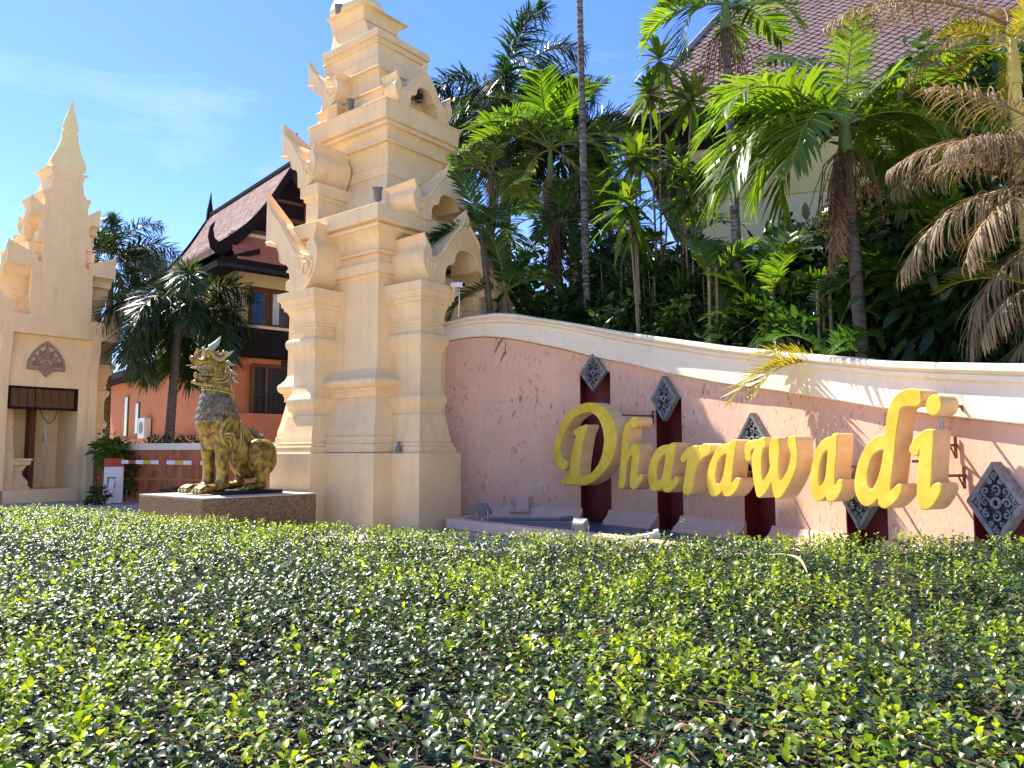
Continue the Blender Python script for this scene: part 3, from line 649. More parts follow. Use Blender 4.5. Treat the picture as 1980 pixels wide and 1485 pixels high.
# ---------------------------------------------------------------- raised letters
LA = Vector((1.05, 16.7, 0)); LB = Vector((5.01, 9.32, 0)); LD = (LB - LA).normalized(); LN = Vector((-LD.y, LD.x, 0)); LN = LN if LN.x < 0 else -LN   # towards the viewer
LN = Vector((-abs(LD.y), -abs(LD.x), 0)).normalized()
def on_sign(x, y):
    a = (x - 990) / FPX; b = (742.5 - y) / FPX; r = Vector((a, _c - b * _s, _s + b * _c)); o = Vector((0, 0, EYE))
    t = (LA - o).dot(LN) / r.dot(LN); p = o + r * t
    return ((p - LA).dot(LD), p.z)
def crop(pts, sc, ox, oy): return [(ox + x / sc, oy + y / sc) for x, y in pts]
c1 = (7.425, 1060, 760); c2 = (9.9, 1240, 820); c3 = (9.9, 1420, 820); c4 = (5.712, 1550, 740)
LET = [('D', c1, [(185,1275),(195,1245),(240,1225),(285,1195),(300,1140),(320,1000),(345,850),(385,680),(398,610),(385,590),(362,560),(385,525),(460,490),(535,460),(552,478),(535,530),(505,600),(480,740),(455,900),(435,1080),(432,1150),(440,1190),(470,1208),(560,1190),(640,1130),(720,1020),(775,880),(800,720),(800,620),(780,500),(730,380),(670,305),(600,270),(530,268),(450,295),(350,370),(260,490),(190,640),(158,760),(158,850),(185,920),(235,960),(262,1010),(258,1065),(225,1100),(180,1095),(130,1050),(95,960),(82,830),(95,690),(140,540),(220,370),(340,240),(480,165),(600,145),(720,170),(820,240),(910,370),(955,500),(968,620),(960,760),(930,880),(870,1020),(770,1150),(660,1250),(540,1308),(450,1315),(370,1305),(280,1308),(210,1318)], None),
 ('h', c1, [(1005,1340),(1012,1300),(1025,1150),(1045,900),(1060,720),(1080,560),(1110,460),(1160,400),(1210,358),(1270,350),(1300,390),(1290,440),(1250,480),(1205,490),(1165,485),(1150,530),(1138,650),(1125,840),(1128,850),(1170,790),(1225,742),(1275,745),(1298,790),(1295,880),(1280,1020),(1265,1150),(1262,1210),(1275,1215),(1310,1180),(1335,1175),(1345,1200),(1325,1260),(1280,1330),(1235,1370),(1195,1365),(1175,1320),(1175,1220),(1190,1050),(1205,880),(1195,875),(1150,930),(1115,1010),(1105,1100),(1095,1220),(1085,1320),(1050,1365),(1015,1360)], None),
 ('a', c2, [(135,960),(150,830),(190,680),(260,530),(360,440),(460,410),(535,408),(555,385),(600,370),(640,378),(628,480),(600,640),(575,820),(555,1000),(555,1080),(575,1098),(610,1060),(650,1015),(695,1025),(700,1070),(660,1160),(590,1240),(510,1290),(440,1285),(415,1250),(412,1195),(395,1200),(340,1245),(260,1272),(210,1260),(160,1180),(138,1080)], [(270,950),(280,840),(310,710),(360,620),(420,575),(465,568),(462,640),(440,800),(410,960),(370,1060),(320,1088),(285,1060)]),
 ('r', c2, [(750,640),(790,570),(870,480),(950,430),(1030,425),(1060,460),(1065,530),(1080,520),(1130,440),(1190,390),(1270,390),(1320,430),(1315,510),(1270,580),(1180,630),(1110,700),(1060,770),(1020,880),(1000,1000),(985,1130),(960,1250),(920,1325),(860,1345),(810,1310),(800,1250),(815,1140),(840,960),(865,780),(885,650),(870,640),(820,695),(790,712),(760,690)], None),
 ('a', c2, [(1262,1020),(1275,900),(1310,760),(1370,620),(1450,480),(1550,410),(1660,375),(1710,355),(1760,310),(1810,340),(1795,440),(1770,600),(1745,800),(1725,980),(1715,1100),(1730,1140),(1780,1080),(1820,1045),(1870,1065),(1865,1140),(1800,1260),(1720,1350),(1640,1378),(1580,1360),(1560,1300),(1550,1260),(1500,1320),(1430,1370),(1370,1375),(1310,1330),(1275,1220),(1262,1110)], [(1405,1000),(1415,890),(1450,740),(1510,620),(1570,575),(1628,560),(1620,650),(1595,840),(1560,1010),(1510,1130),(1465,1165),(1425,1120)]),
 ('w', c3, [(200,440),(230,380),(300,330),(400,315),(470,300),(530,270),(575,280),(585,400),(570,430),(535,470),(515,560),(505,700),(505,900),(520,1050),(540,1105),(600,1020),(660,920),(685,800),(670,680),(665,520),(680,380),(720,285),(780,265),(830,300),(850,420),(845,560),(825,720),(830,880),(850,1020),(880,1105),(960,1000),(1030,860),(1070,700),(1080,560),(1050,460),(1025,380),(1030,290),(1070,245),(1130,250),(1170,330),(1190,500),(1190,660),(1165,820),(1120,960),(1030,1160),(940,1310),(860,1400),(800,1415),(760,1370),(730,1250),(700,1100),(640,1220),(560,1330),(480,1390),(430,1370),(400,1250),(365,1050),(340,850),(330,680),(350,560),(390,460),(380,450),(300,510),(310,620),(300,680),(250,695),(210,660),(200,560)], None),
 ('a', c4, [(98,1080),(110,960),(135,830),(180,710),(250,630),(320,608),(345,580),(383,575),(378,700),(370,850),(358,1000),(355,1120),(370,1140),(400,1090),(425,1080),(440,1110),(430,1180),(390,1260),(340,1300),(290,1300),(272,1270),(265,1240),(230,1280),(180,1298),(130,1270),(105,1190)], [(180,1060),(185,950),(210,820),(250,750),(287,738),(285,830),(275,960),(255,1080),(210,1150),(190,1130)]),
 ('d', c4, [(588,1080),(610,960),(650,830),(720,700),(800,620),(860,590),(912,580),(925,520),(940,430),(955,340),(985,240),(1040,150),(1130,90),(1220,78),(1290,95),(1310,140),(1305,210),(1260,250),(1180,250),(1110,258),(1080,290),(1065,370),(1040,520),(1020,700),(1000,900),(980,1080),(970,1180),(985,1200),(1030,1160),(1070,1130),(1095,1155),(1085,1220),(1030,1300),(960,1360),(900,1378),(860,1350),(845,1290),(835,1270),(780,1330),(720,1355),(660,1335),(610,1250),(590,1160)], [(715,1060),(725,940),(760,830),(820,755),(880,732),(910,740),(900,820),(880,940),(850,1050),(800,1160),(760,1188),(725,1140)]),
 ('i', c4, [(1195,750),(1210,690),(1260,620),(1330,550),(1390,525),(1430,530),(1445,570),(1440,700),(1430,880),(1425,1020),(1415,1130),(1420,1180),(1450,1140),(1500,1118),(1530,1145),(1525,1200),(1480,1290),(1420,1370),(1360,1392),(1310,1375),(1285,1300),(1280,1180),(1290,1000),(1305,820),(1308,710),(1290,740),(1270,790),(1230,795)], None),
 ('dot', c4, [(1455 + 77 * math.cos(t) - 10 * math.sin(t), 248 + 103 * math.sin(t)) for t in [2 * PI * k / 20 for k in range(20)]], None)]
sign = empty('lettering_sign', LA, 0, 'sign of big raised yellow script letters reading Dharawadi, mounted off the pink wall', 'sign')
sign_rot = math.atan2(LD.y, LD.x)
def letter_obj(idx, outl, hole, depth):
    cu = bpy.data.curves.new('letter', 'CURVE'); cu.dimensions = '2D'; cu.fill_mode = 'BOTH'; cu.extrude = depth / 2 - .012; cu.bevel_depth = .012; cu.bevel_resolution = 0
    cu.offset = .003
    for pts in (outl, hole):
        if not pts: continue
        sp = cu.splines.new('POLY'); sp.points.add(len(pts) - 1); sp.use_cyclic_u = True
        for q, (x, y) in zip(sp.points, pts): q.co = (x, y, 0, 1)
    tmp = bpy.data.objects.new('tmp', cu); COL.objects.link(tmp)
    dg = bpy.context.evaluated_depsgraph_get(); me = bpy.data.meshes.new_from_object(tmp.evaluated_get(dg)); bpy.data.objects.remove(tmp); bpy.data.curves.remove(cu)
    me.name = 'letter'; me.materials.clear(); me.materials.append(M['side']); me.materials.append(M['yellow'])
    for p in me.polygons:
        p.material_index = 1 if p.normal.z > .6 else 0; p.use_smooth = True
    me.set_sharp_from_angle(angle=math.radians(30))
    o = link(bpy.data.objects.new('letter', me), sign)
    # curve x -> along the sign, y -> up, z -> towards the viewer
    up = Vector((0, 0, 1)); Mx = Matrix((LD, up, LN)).transposed().to_4x4(); Mx.translation = -LN * (depth / 2)
    o.matrix_local = Mx
    return o
LCEN = []
for i, (ch, cc, outl, hole) in enumerate(LET):
    a = [on_sign(*p) for p in smooth_path(crop(outl, *cc), 3, True)]
    h = [on_sign(*p) for p in smooth_path(crop(hole, *cc), 3, True)] if hole else None
    dep = interp([(0, .30), (1, .32), (4, .33), (8, .34), (9, .34)], i)
    letter_obj(i, a, h, dep)
    xs = [p[0] for p in a]; zs = [p[1] for p in a]; LCEN.append((min(xs), max(xs), min(zs), max(zs)))
# steel standoffs from the letter backs to the wall
def wall_hit(p):     # distance along -LN from p to the wall line
    best = None
    for a, b in zip(wl, wl[1:]):
        d = b - a; n = Vector((-LN.x, -LN.y)); den = n.x * d.y - n.y * d.x
        if abs(den) < 1e-9: continue
        r = a - Vector((p.x, p.y)); t = (r.x * d.y - r.y * d.x) / den; q = (r.x * n.y - r.y * n.x) / den
        if 0 <= q <= 1 and t > 0 and (best is None or t < best): best = t
    return best
ROD = [(LCEN[0][0] + .30, 1.95), (LCEN[0][1] - .35, 2.35), (LCEN[1][1] - .25, 1.30), (LCEN[2][1] - .30, 1.25), (LCEN[3][0] + .35, 1.15), (LCEN[4][1] - .30, 1.3), (LCEN[5][1] - .30, 1.5), (LCEN[6][1] - .10, 1.42), (LCEN[7][1] - .35, 1.5), (LCEN[8][1] - .12, 1.33), (LCEN[8][0] + .15, 1.70), ((LCEN[9][0] + LCEN[9][1]) / 2, (LCEN[9][2] + LCEN[9][3]) / 2)]
for (x, z) in ROD:
    p = LA + LD * x + Vector((0, 0, z)) - LN * .31; t = wall_hit(p)
    if not t: continue
    mb = MB(); e = p - LN * (t - .005)
    mb.tube([p - LA, e - LA], .02, 6); q = e - LA + LN * .03; mb.tube([q + Vector((0, 0, .11)), q - Vector((0, 0, .16))], .022, 4); mb.tube([q - Vector((0, 0, .0)) + LN * .12, q - Vector((0, 0, .16))], .014, 4)
    mb.build('standoff_bracket', M['rust'], sign)
mb = MB(); xi = (LCEN[8][0] + LCEN[8][1]) / 2 + .08; pz_ = LCEN[8][3]; c_ = LD * xi - LN * .24; mb.tube([c_ + Vector((0, 0, pz_ - .02)), c_ + Vector((0, 0, LCEN[9][2] + .03))], .022, 6); mb.build('dot_support', M['steel'], sign)

# ================================================================= FOUNTAIN BASIN
basin = empty('fountain_basin', (0, 0, 0), 0, 'low pink walled basin with slate blue floor along the foot of the sign wall', 'basin')
BR = smooth_path([(-1.31, 16.3), (.1, 14.6), (1.66, 12.8), (2.9, 11.0), (3.75, 9.4), (4.5, 7.2)], 8)
BR = [Vector(p) for p in BR]
def bprof(i):
    d = (BR[min(i + 1, len(BR) - 1)] - BR[max(i - 1, 0)]).normalized(); n = Vector((d.y, -d.x)); n = n if n.x > 0 else -n
    P = BR[i]; f = lambda o, z: ((P + n * o).x, (P + n * o).y, z)
    return [f(-.0, -.15), f(-.0, .06), f(-.05, .08), f(-.05, .25), f(-.04, .27), f(.22, .27), f(.24, .25), f(.24, -.15)]
mb = MB(); mb.rings([bprof(i) for i in range(len(BR))])
p0 = BR[0]; pw, dw, nw = wpos(s_at_px(925)); e_ = Vector((pw.x, pw.y)); dd = (e_ - p0); 
mb.rings([[(p0.x - .04, p0.y - .02, -.15), (p0.x - .04, p0.y - .02, .266), (p0.x + .22, p0.y + .12, .266), (p0.x + .22, p0.y + .12, -.15)], [(e_.x - .0, e_.y, -.15), (e_.x, e_.y, .266), (e_.x + .25, e_.y + .05, .266), (e_.x + .25, e_.y + .05, -.15)]])
bevel(mb.build('rim', M['rim'], basin), .012)
mb = MB(); fl = [(p.x + .15, p.y + .1, .12) for p in BR] + [pt(s, .02, .12) for s in [S1 - .3 - k * (S1 - .3 - s_at_px(930)) / 30 for k in range(31)]]
tri = tessellate_polygon([[Vector(p) for p in fl]]); mb.add(fl, tri); mb.build('basin_floor', M['slate'], basin, fix=False)

def floodlight(name, p, yaw, tilt, label, sc=1.0):
    e = empty(name, p, yaw, label, 'floodlight', 'floodlights in the basin'); e.scale = (sc, sc, sc)
    mb = MB(); R_ = Matrix.Translation((0, 0, .17)) @ Matrix.Rotation(tilt, 4, 'X')
    fr_ = [(-.13, -.09), (.13, -.09), (.13, .09), (-.13, .09)]
    mb.rings([[R_ @ Vector((x, .07, z)) for x, z in fr_], [R_ @ Vector((x, .05, z)) for x, z in fr_], [R_ @ Vector((x * .8, -.05, z * .8)) for x, z in fr_], [R_ @ Vector((x * .55, -.08, z * .6)) for x, z in fr_]]); bevel(mb.build('housing', M['greym'], e), .006)
    mb = MB(); mb.add([R_ @ Vector((x * .88, .074, z * .85)) for x, z in fr_], [(0, 1, 2, 3)]); mb.build('lens', M['lens'], e, fix=False)
    mb = MB(); mb.tube([(-.15, 0, .18), (-.15, 0, .03), (.15, 0, .03), (.15, 0, .18)], .012, 4); mb.tube([(0, 0, 0), (0, 0, .04)], .03, 6); mb.build('bracket', M['steel'], e)
    return e
pA = at(934, 1012, 15.7); floodlight('floodlight', (pA.x, pA.y, .27), -1.0, .5, 'grey floodlight at the left corner of the basin rim beside the pipe', 1.25)
pB = at(1122, 1036, 12.9); floodlight('floodlight', (pB.x, pB.y, .27), -.6, .5, 'grey floodlight on the basin rim below the capital D', 1.0)
mb = MB(); a = at(940, 1015, 15.6); b = at(1085, 1006, 15.2); mb.tube([(a.x, a.y, .32), (b.x, b.y, .34)], .035, 8); mb.tube([(b.x, b.y, .34), (b.x + .22, b.y + .05, .36)], .05, 8)
tag(mb.build('drain_pipe', M['greym']), 'grey plastic pipe lying across the basin from the corner floodlight', 'pipe')
a = at(1205, 1038, 12.2); b = at(1268, 1026, 12.6); mb = MB(); mb.tube([(a.x, a.y, .27), (b.x, b.y, .32)], .05, 8); mb.tube([(b.x - .02, b.y, .32), (b.x + .05, b.y, .34)], .075, 8)
tag(mb.build('pipe_end', M['white']), 'short pale pipe end poking up over the hedge at the basin rim', 'pipe')
pj, dj, nj = wpos(s_at_px(1014)); jb = MB(); jb.box(-.16, .12, -.16, .0, 0, .30); jb.box(-.30, .16, -.20, .0, -.03, 0)
o = jb.build('junction_box', M['rim']); o.location = (pj.x, pj.y, .34); o.rotation_euler = (0, 0, math.atan2(dj.y, dj.x)); bevel(o, .01); tag(o, 'small pink electrical box low on the wall above the basin', 'electrical box')

# ================================================================= LION AND PEDESTAL
PC = Vector((-5.66, 14.5)); Rv = Vector((RX, RY)); Lv = Vector((LX, LY))
ped = empty('stone_pedestal', (PC.x + Lv.x * 1.21 + Rv.x * 1.27, PC.y + Lv.y * 1.21 + Rv.y * 1.27, 0), math.atan2(RY, RX), 'low square pebble-finished pedestal under the golden lion', 'pedestal')
mb = MB(); mb.box(-1.27, 1.27, -1.21, 1.21, -.3, .752); bevel(mb.build('block', M['granite'], ped), .015)
mb = MB(); mb.box(-1.265, 1.265, -1.205, 1.205, .755, .78); mb.build('top_screed', M['ledge'], ped)  # pale top layer; its lit lightness is put into the colour
lion = empty('lion_statue', (ped.location.x, ped.location.y, .78), math.atan2(-RY, -RX), 'seated golden mythical lion statue with open jaws and a horn, facing left', 'statue')
lion.scale = (.775, .86, .975)
# local: x forward (towards the photo's left), z up, y sideways (near side = +y after the turn)
def lx(cx): return 1.426 - .003428 * cx
def lz(cy): return max(0.0, 3.305 - .002871 * cy) + .07
NEAR = 1.0
body = MB()
def chain(pts, n=8):
    """pts: (x,y,z,rx,ry,rz) blobs interpolated"""
    for a, b in zip(pts, pts[1:]):
        for k in range(n + 1):
            t = k / n; q = [u + (v - u) * t for u, v in zip(a, b)]; body.ell(q[:3], q[3:], 14, 10)
X, Z = lx, lz
chain([(X(290), 0, Z(330), .30, .26, .26), (X(292), 0, Z(430), .37, .34, .3), (X(290), 0, Z(540), .46, .42, .35), (X(287), 0, Z(660), .52, .47, .38), (X(310), 0, Z(770), .45, .44, .3)])
chain([(X(330), 0, Z(640), .40, .38, .34), (X(420), 0, Z(760), .36, .36, .40), (X(520), 0, Z(870), .40, .42, .46), (X(590), 0, Z(930), .44, .44, .42)])
for s in (1, -1):
    y = s * .30
    chain([(X(292), y, Z(760), .25, .20, .25), (X(290), y, Z(900), .175, .155, .2), (X(297), y, Z(1010), .15, .14, .15), (X(300), y, Z(1085), .165, .15, .12), (X(290), y, Z(1115), .2, .17, .1)])
    chain([(X(270), y, Z(1125), .2, .17, .09), (X(180), y, Z(1132), .19, .19, .09), (X(130), y, Z(1138), .15, .17, .075)])
    for k in (-1.1, 0, 1.1): chain([(X(150), y + k * .10, Z(1125), .09, .055, .075), (X(112), y + k * .125, Z(1140), .085, .055, .07), (X(95), y + k * .13, Z(1155), .05, .045, .05)], 4)
    yh = s * .42
    chain([(X(620), yh, Z(880), .36, .22, .30), (X(610), yh, Z(930), .42, .24, .36), (X(560), yh + s * .04, Z(850), .26, .18, .22), (X(530), yh + s * .05, Z(840), .18, .15, .16)], 5)
    chain([(X(530), yh + s * .05, Z(850), .17, .14, .16), (X(560), yh + s * .04, Z(960), .14, .12, .14), (X(600), yh + s * .03, Z(1060), .13, .12, .12), (X(600), yh + s * .03, Z(1110), .16, .14, .09)], 6)
    chain([(X(600), yh + s * .04, Z(1115), .15, .15, .085), (X(530), yh + s * .05, Z(1122), .16, .16, .08), (X(480), yh + s * .05, Z(1130), .12, .14, .065)], 5)
    for k in (-1, 0, 1): chain([(X(490), yh + s * .05 + k * .09, Z(1122), .07, .045, .06), (X(455), yh + s * .05 + k * .10, Z(1142), .05, .04, .045)], 3)
# head
chain([(X(290), 0, Z(300), .33, .30, .24), (X(255), 0, Z(235), .30, .29, .24), (X(215), 0, Z(185), .21, .24, .15)])
chain([(X(230), 0, Z(210), .24, .24, .15), (X(150), 0, Z(236), .20, .19, .075), (X(105), 0, Z(226), .12, .14, .055), (X(72), 0, Z(202), .05, .09, .03)])      # upper jaw
chain([(X(275), 0, Z(340), .20, .24, .10), (X(190), 0, Z(347), .15, .17, .055), (X(130), 0, Z(338), .11, .12, .042), (X(108), 0, Z(316), .04, .07, .04)])      # lower jaw
chain([(X(180), 0, Z(350), .10, .12, .05), (X(110), 0, Z(370), .06, .08, .03), (X(84), 0, Z(378), .03, .04, .02)], 4)      # beard
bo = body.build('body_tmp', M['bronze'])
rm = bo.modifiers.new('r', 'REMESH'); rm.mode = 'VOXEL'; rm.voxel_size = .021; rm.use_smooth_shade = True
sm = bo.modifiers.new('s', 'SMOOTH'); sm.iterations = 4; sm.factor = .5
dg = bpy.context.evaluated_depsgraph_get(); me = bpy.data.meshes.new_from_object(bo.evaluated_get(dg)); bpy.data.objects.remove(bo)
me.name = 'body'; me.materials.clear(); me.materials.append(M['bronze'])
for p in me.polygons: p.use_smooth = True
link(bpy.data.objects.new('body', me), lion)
bv = BVHTree.FromPolygons([v.co for v in me.vertices], [p.vertices for p in me.polygons])
def skin(x, z, s, out=.0):    # point on the flank
    h = bv.ray_cast(Vector((x, s * 2, z)), Vector((0, -s, 0)))
    return (h[0] + Vector((0, s * out, 0))) if h[0] else Vector((x, s * .4, z))
def radial(c, ang, tilt, out=0):
    d = Vector((math.cos(ang), math.sin(ang), 0)); d.z = tilt * d.x; d.normalize()
    o_ = Vector(c) + d * 2; h = bv.ray_cast(o_, -d)
    return (h[0] + d * out, d) if h[0] else (Vector(c) + d * .4, d)
# scale collar: rows of overlapping petals round the neck and chest
mb = MB()
for (cy, hgt, cnt, tilt, cx) in ((478, .125, 22, .16, 290), (520, .135, 24, .16, 290), (562, .135, 26, .14, 288), (605, .12, 28, .02, 285)):
    for k in range(cnt):
        a = 2 * PI * (k + .5 * (cnt % 4 == 2)) / cnt
        if cy > 600 and abs(((a + PI) % (2 * PI)) - PI) > 1.25: continue
        p, d = radial((X(cx), 0, Z(cy)), a, tilt); q, _ = radial((X(cx), 0, Z(cy) - hgt), a, tilt)
        side = d.cross(Vector((0, 0, 1))).normalized(); w = .062
        up_ = p + d * .004; lo = q + d * .022; md = p.lerp(q, .55) + d * .026
        vs = [up_ - side * w, up_ + side * w, md + side * w * 1.05, lo + side * w * .5, lo - Vector((0, 0, .02)), lo - side * w * .5, md - side * w * 1.05]
        bkv = [v - d * .05 for v in vs]; mb.prism(vs, bkv)
mb.build('scale_collar', M['bronze_grey'], lion)
mb = MB()
for cy, r in ((415, .03), (445, .018)):
    ring = [radial((X(292), 0, Z(cy)), 2 * PI * k / 26, .15, .01)[0] for k in range(27)]; mb.tube(ring, r, 6, cap=False)
for k in range(26):
    p, d = radial((X(292), 0, Z(430)), 2 * PI * k / 26, .15, .02); mb.ell(p, (.026, .026, .026), 6, 4)
mb.build('bead_necklace', M['bronze_light'], lion, True)
# flame wings on both flanks
mb = MB()
def relief(path, wid, s, out=.012, h=.03):
    pts = smooth_path(path, 4); m = len(pts)
    pp = [skin(X(a), Z(b), s, out) for a, b in pts]; mb.tube(pp, [max(.006, wid * math.sin(PI * min(1, (.12 + .88 * i / (m - 1)))) ** .7) for i in range(m)], 6)
for s in (1, -1):
    mb = MB()
    relief([(330, 600), (300, 640), (262, 680), (246, 740), (262, 800), (292, 830)], .045, s)
    relief([(325, 612), (318, 660), (285, 700), (270, 750), (285, 800)], .022, s)
    relief([(275, 745), (330, 745), (375, 790), (385, 850), (365, 890), (355, 960)], .05, s)
    relief([(280, 765), (322, 770), (352, 810), (360, 860), (345, 910)], .03, s)
    relief([(285, 785), (312, 795), (332, 830), (338, 880)], .022, s)
    relief([(440, 620), (432, 720), (425, 830), (405, 930), (395, 1060)], .03, s)
    relief([(455, 640), (450, 740), (440, 840), (420, 960), (410, 1060)], .016, s)
    relief([(520, 800), (560, 795), (640, 800), (700, 850), (725, 930), (700, 1020)], .02, s)
    mb.build('flame_relief', M['bronze_light'], lion, True); mb = MB()
    relief([(340, 250), (318, 300), (285, 340), (250, 352), (205, 345)], .028, s); relief([(355, 270), (335, 330), (300, 365), (250, 375), (205, 370)], .022, s)
    relief([(310, 230), (298, 270), (292, 310)], .03, s); relief([(215, 235), (180, 262), (140, 262), (100, 250)], .014, s); relief([(260, 300), (220, 318), (170, 325), (120, 332)], .014, s)
    mb.build('cheek_relief', M['bronze_light'], lion, True)
# face
mb = MB()
for s in (1, -1):
    mb.ell((X(170), s * .195, Z(186)), (.055, .05, .05), 10, 8)
mb.build('eye', M['bronze_light'], lion, True)
mb = MB()
for s in (1, -1):
    path = smooth_path([(138, 215), (140, 170), (165, 150), (195, 165), (215, 195), (250, 212), (285, 195), (305, 150)], 3)
    mb.tube([(X(a), s * (.20 if a < 200 else .20 + .10 * (a - 200) / 100), Z(b)) for a, b in path], [.03 + .02 * math.sin(PI * i / (len(path) - 1)) for i in range(len(path))], 6)
    for a, b, c, d in ((150, 165, 135, 125), (190, 160, 190, 100), (305, 170, 308, 128), (205, 165, 200, 120)):
        mb.tube([(X(a), s * .15, Z(b)), (X((a + c) / 2), s * .14, Z((b + d) / 2)), (X(c), s * .10, Z(d))], [.05, .045, .004], 6)
mb.build('flame_brow', M['bronze_light'], lion, True)
mb = MB(); mb.tube([(X(a), 0, Z(b)) for a, b in smooth_path([(215, 160), (232, 120), (268, 85), (292, 50), (306, 22)], 3)], [.10, .098, .094, .088, .082, .075, .067, .058, .048, .036, .022, .008, .004][:13], 8); mb.build('horn', M['horn'], lion, True)
mb = MB()
for s in (1, -1):
    for a, b, c, d, r in ((310, 175, 378, 130, .05), (325, 215, 392, 240, .045), (360, 285, 423, 304, .04), (372, 335, 428, 368, .035)):
        y0 = s * .20; mb.tube([(X(a), y0, Z(b)), (X((a * .6 + c * .4)), y0 * 1.1, Z((b + d) / 2 + 6)), (X(c), y0 * 1.15, Z(d))], [r, r * .8, .006], 6)
mb.build('ear_spike', M['horn'], lion, True)
mb = MB()
for s in (1, -1):
    for k in range(7):
        a = 120 + 18 * k; mb.tube([(X(a), s * (.10 + .012 * k), Z(262 + k * .5)), (X(a), s * (.10 + .012 * k), Z(284 + k))], [.022, .003], 5); mb.tube([(X(a + 5), s * (.09 + .012 * k), Z(328)), (X(a + 5), s * (.09 + .012 * k), Z(306))], [.022, .003], 5)
    mb.tube([(X(240), s * .19, Z(262)), (X(243), s * .195, Z(300))], [.03, .003], 6)
mb.build('tooth', M['horn'], lion)
mb = MB(); mb.tube([(X(70), 0, Z(200)), (X(62), 0, Z(185))], [.04, .004], 6); mb.build('snout_tip', M['bronze_light'], lion, True)
mb = MB(); mb.tube([(X(250), 0, Z(298)), (X(180), 0, Z(298)), (X(125), 0, Z(285))], [.09, .07, .02], 8); mb.build('tongue', M['bronze_light'], lion, True)
# back ridge and tail flames
mb = MB()
def fin(a, b, c, d, w=.03):
    A_, B_ = Vector((X(a), 0, Z(b))), Vector((X(c), 0, Z(d))); t = (B_ - A_); nrm = Vector((-t.z, 0, t.x)).normalized() * t.length * .33
    q = [A_ - nrm, A_ + nrm, A_ + t * .5 + nrm * .7, B_, A_ + t * .5 - nrm * .5]
    mb.prism([v + Vector((0, w, 0)) for v in q], [v - Vector((0, w, 0)) for v in q])
for a, b, c, d in ((432, 600, 470, 568), (448, 640, 492, 615), (462, 675, 512, 640), (480, 710, 528, 680), (500, 745, 548, 718), (525, 775, 572, 750), (690, 790, 702, 735), (712, 850, 742, 800), (722, 900, 752, 862), (722, 950, 752, 925), (710, 1000, 742, 985), (690, 1045, 722, 1038), (675, 1080, 692, 1070)): fin(a, b, c, d)
mb.tube([(X(a), 0, Z(b)) for a, b in smooth_path([(705, 860), (690, 800), (660, 760), (620, 735), (580, 715), (555, 685)], 3)], [.07, .07, .075, .08, .08, .08, .078, .075, .07, .066, .06, .05, .045, .035, .025, .006], 7)
for a, b, c, d in ((640, 745, 625, 692), (610, 730, 590, 690), (665, 765, 680, 735), (580, 790, 600, 745), (560, 795, 600, 750)): fin(a, b, c, d, .05)
mb.build('spine_ridge', M['bronze_grey'], lion)
mb = MB()
for s in (1, -1):
    for k in (-1.1, 0, 1.1): mb.tube([(X(98), s * .30 + k * .13, Z(1140)), (X(84), s * .30 + k * .13, Z(1150)), (X(78), s * .30 + k * .13, Z(1163))], [.035, .03, .004], 5)
    for k in (-1, 0, 1): mb.tube([(X(455), s * .47 + k * .10, Z(1138)), (X(444), s * .47 + k * .10, Z(1150))], [.03, .004], 5)
mb.build('claw', M['horn'], lion)
mb = MB(); mb.box(X(740), X(240), -.72, .72, .0, .075); bevel(mb.build('plinth', M['black'], lion), .01)

# ================================================================= FOLIAGE BUILDERS
def np_mesh(name, V, F, tint, mats, midx=None, smooth=False):
    """V (n,3); F list of arrays with equal width -> one mesh; tint per face"""
    me = bpy.data.meshes.new(name); me.vertices.add(len(V)); me.vertices.foreach_set('co', np.asarray(V, np.float32).ravel())
    loops = np.concatenate([f.ravel() for f in F]); tot = np.concatenate([np.full(len(f), f.shape[1]) for f in F])
    st = np.concatenate([[0], np.cumsum(tot)[:-1]])
    me.loops.add(len(loops)); me.loops.foreach_set('vertex_index', loops.astype(np.int32))
    me.polygons.add(len(tot)); me.polygons.foreach_set('loop_start', st.astype(np.int32)); me.polygons.foreach_set('loop_total', tot.astype(np.int32))
    for m in (mats if isinstance(mats, (list, tuple)) else [mats]): me.materials.append(m)
    if midx is not None: me.polygons.foreach_set('material_index', np.asarray(midx, np.int32))
    if smooth: me.polygons.foreach_set('use_smooth', np.ones(len(tot), bool))
    me.update(calc_edges=True)
    at_ = me.attributes.new('tint', 'FLOAT', 'FACE'); at_.data.foreach_set('value', np.asarray(tint, np.float32))
    return me
def leaflet(V, F4, F3, T4, T3, base, d, wv, L, droop, tint, curl=0, seg=3):
    n = len(V)
    if curl:
        K = 6; p = base.copy(); ax_ = d.cross(Vector((0, 0, -1)))
        if ax_.length < 1e-3: ax_ = Vector((1, 0, 0))
        ax_.normalize(); wv = ax_ * wv.length
        for i in range(K):
            w = (.5, 1.0, 1.0, .85, .6, 0)[i]
            V.append(p + wv * w)
            if w: V.append(p - wv * w)
            d = Matrix.Rotation(curl / K, 3, ax_) @ d; p = p + d * (L / (K - 1))
        for i in range(K - 2): F4.append((n + 2 * i, n + 2 * i + 1, n + 2 * i + 3, n + 2 * i + 2)); T4.append(tint)
        F3.append((n + 2 * K - 4, n + 2 * K - 3, n + 2 * K - 2)); T3.append(tint); return
    ws = (.45, 1.0, .72); ss = (0, .36, .72)
    for s, w in zip(ss, ws):
        p = base + d * (L * s) + Vector((0, 0, -1)) * (droop * L * s * s)
        V.append(p + wv * w); V.append(p - wv * w)
    p = base + d * (L * (1 - curl * .3)) + Vector((0, 0, -1)) * (droop * L + curl * L * .35); V.append(p)
    F4 += [(n, n + 1, n + 3, n + 2), (n + 2, n + 3, n + 5, n + 4)]; F3.append((n + 4, n + 5, n + 6)); T4 += [tint, tint]; T3.append(tint)
FR = {}
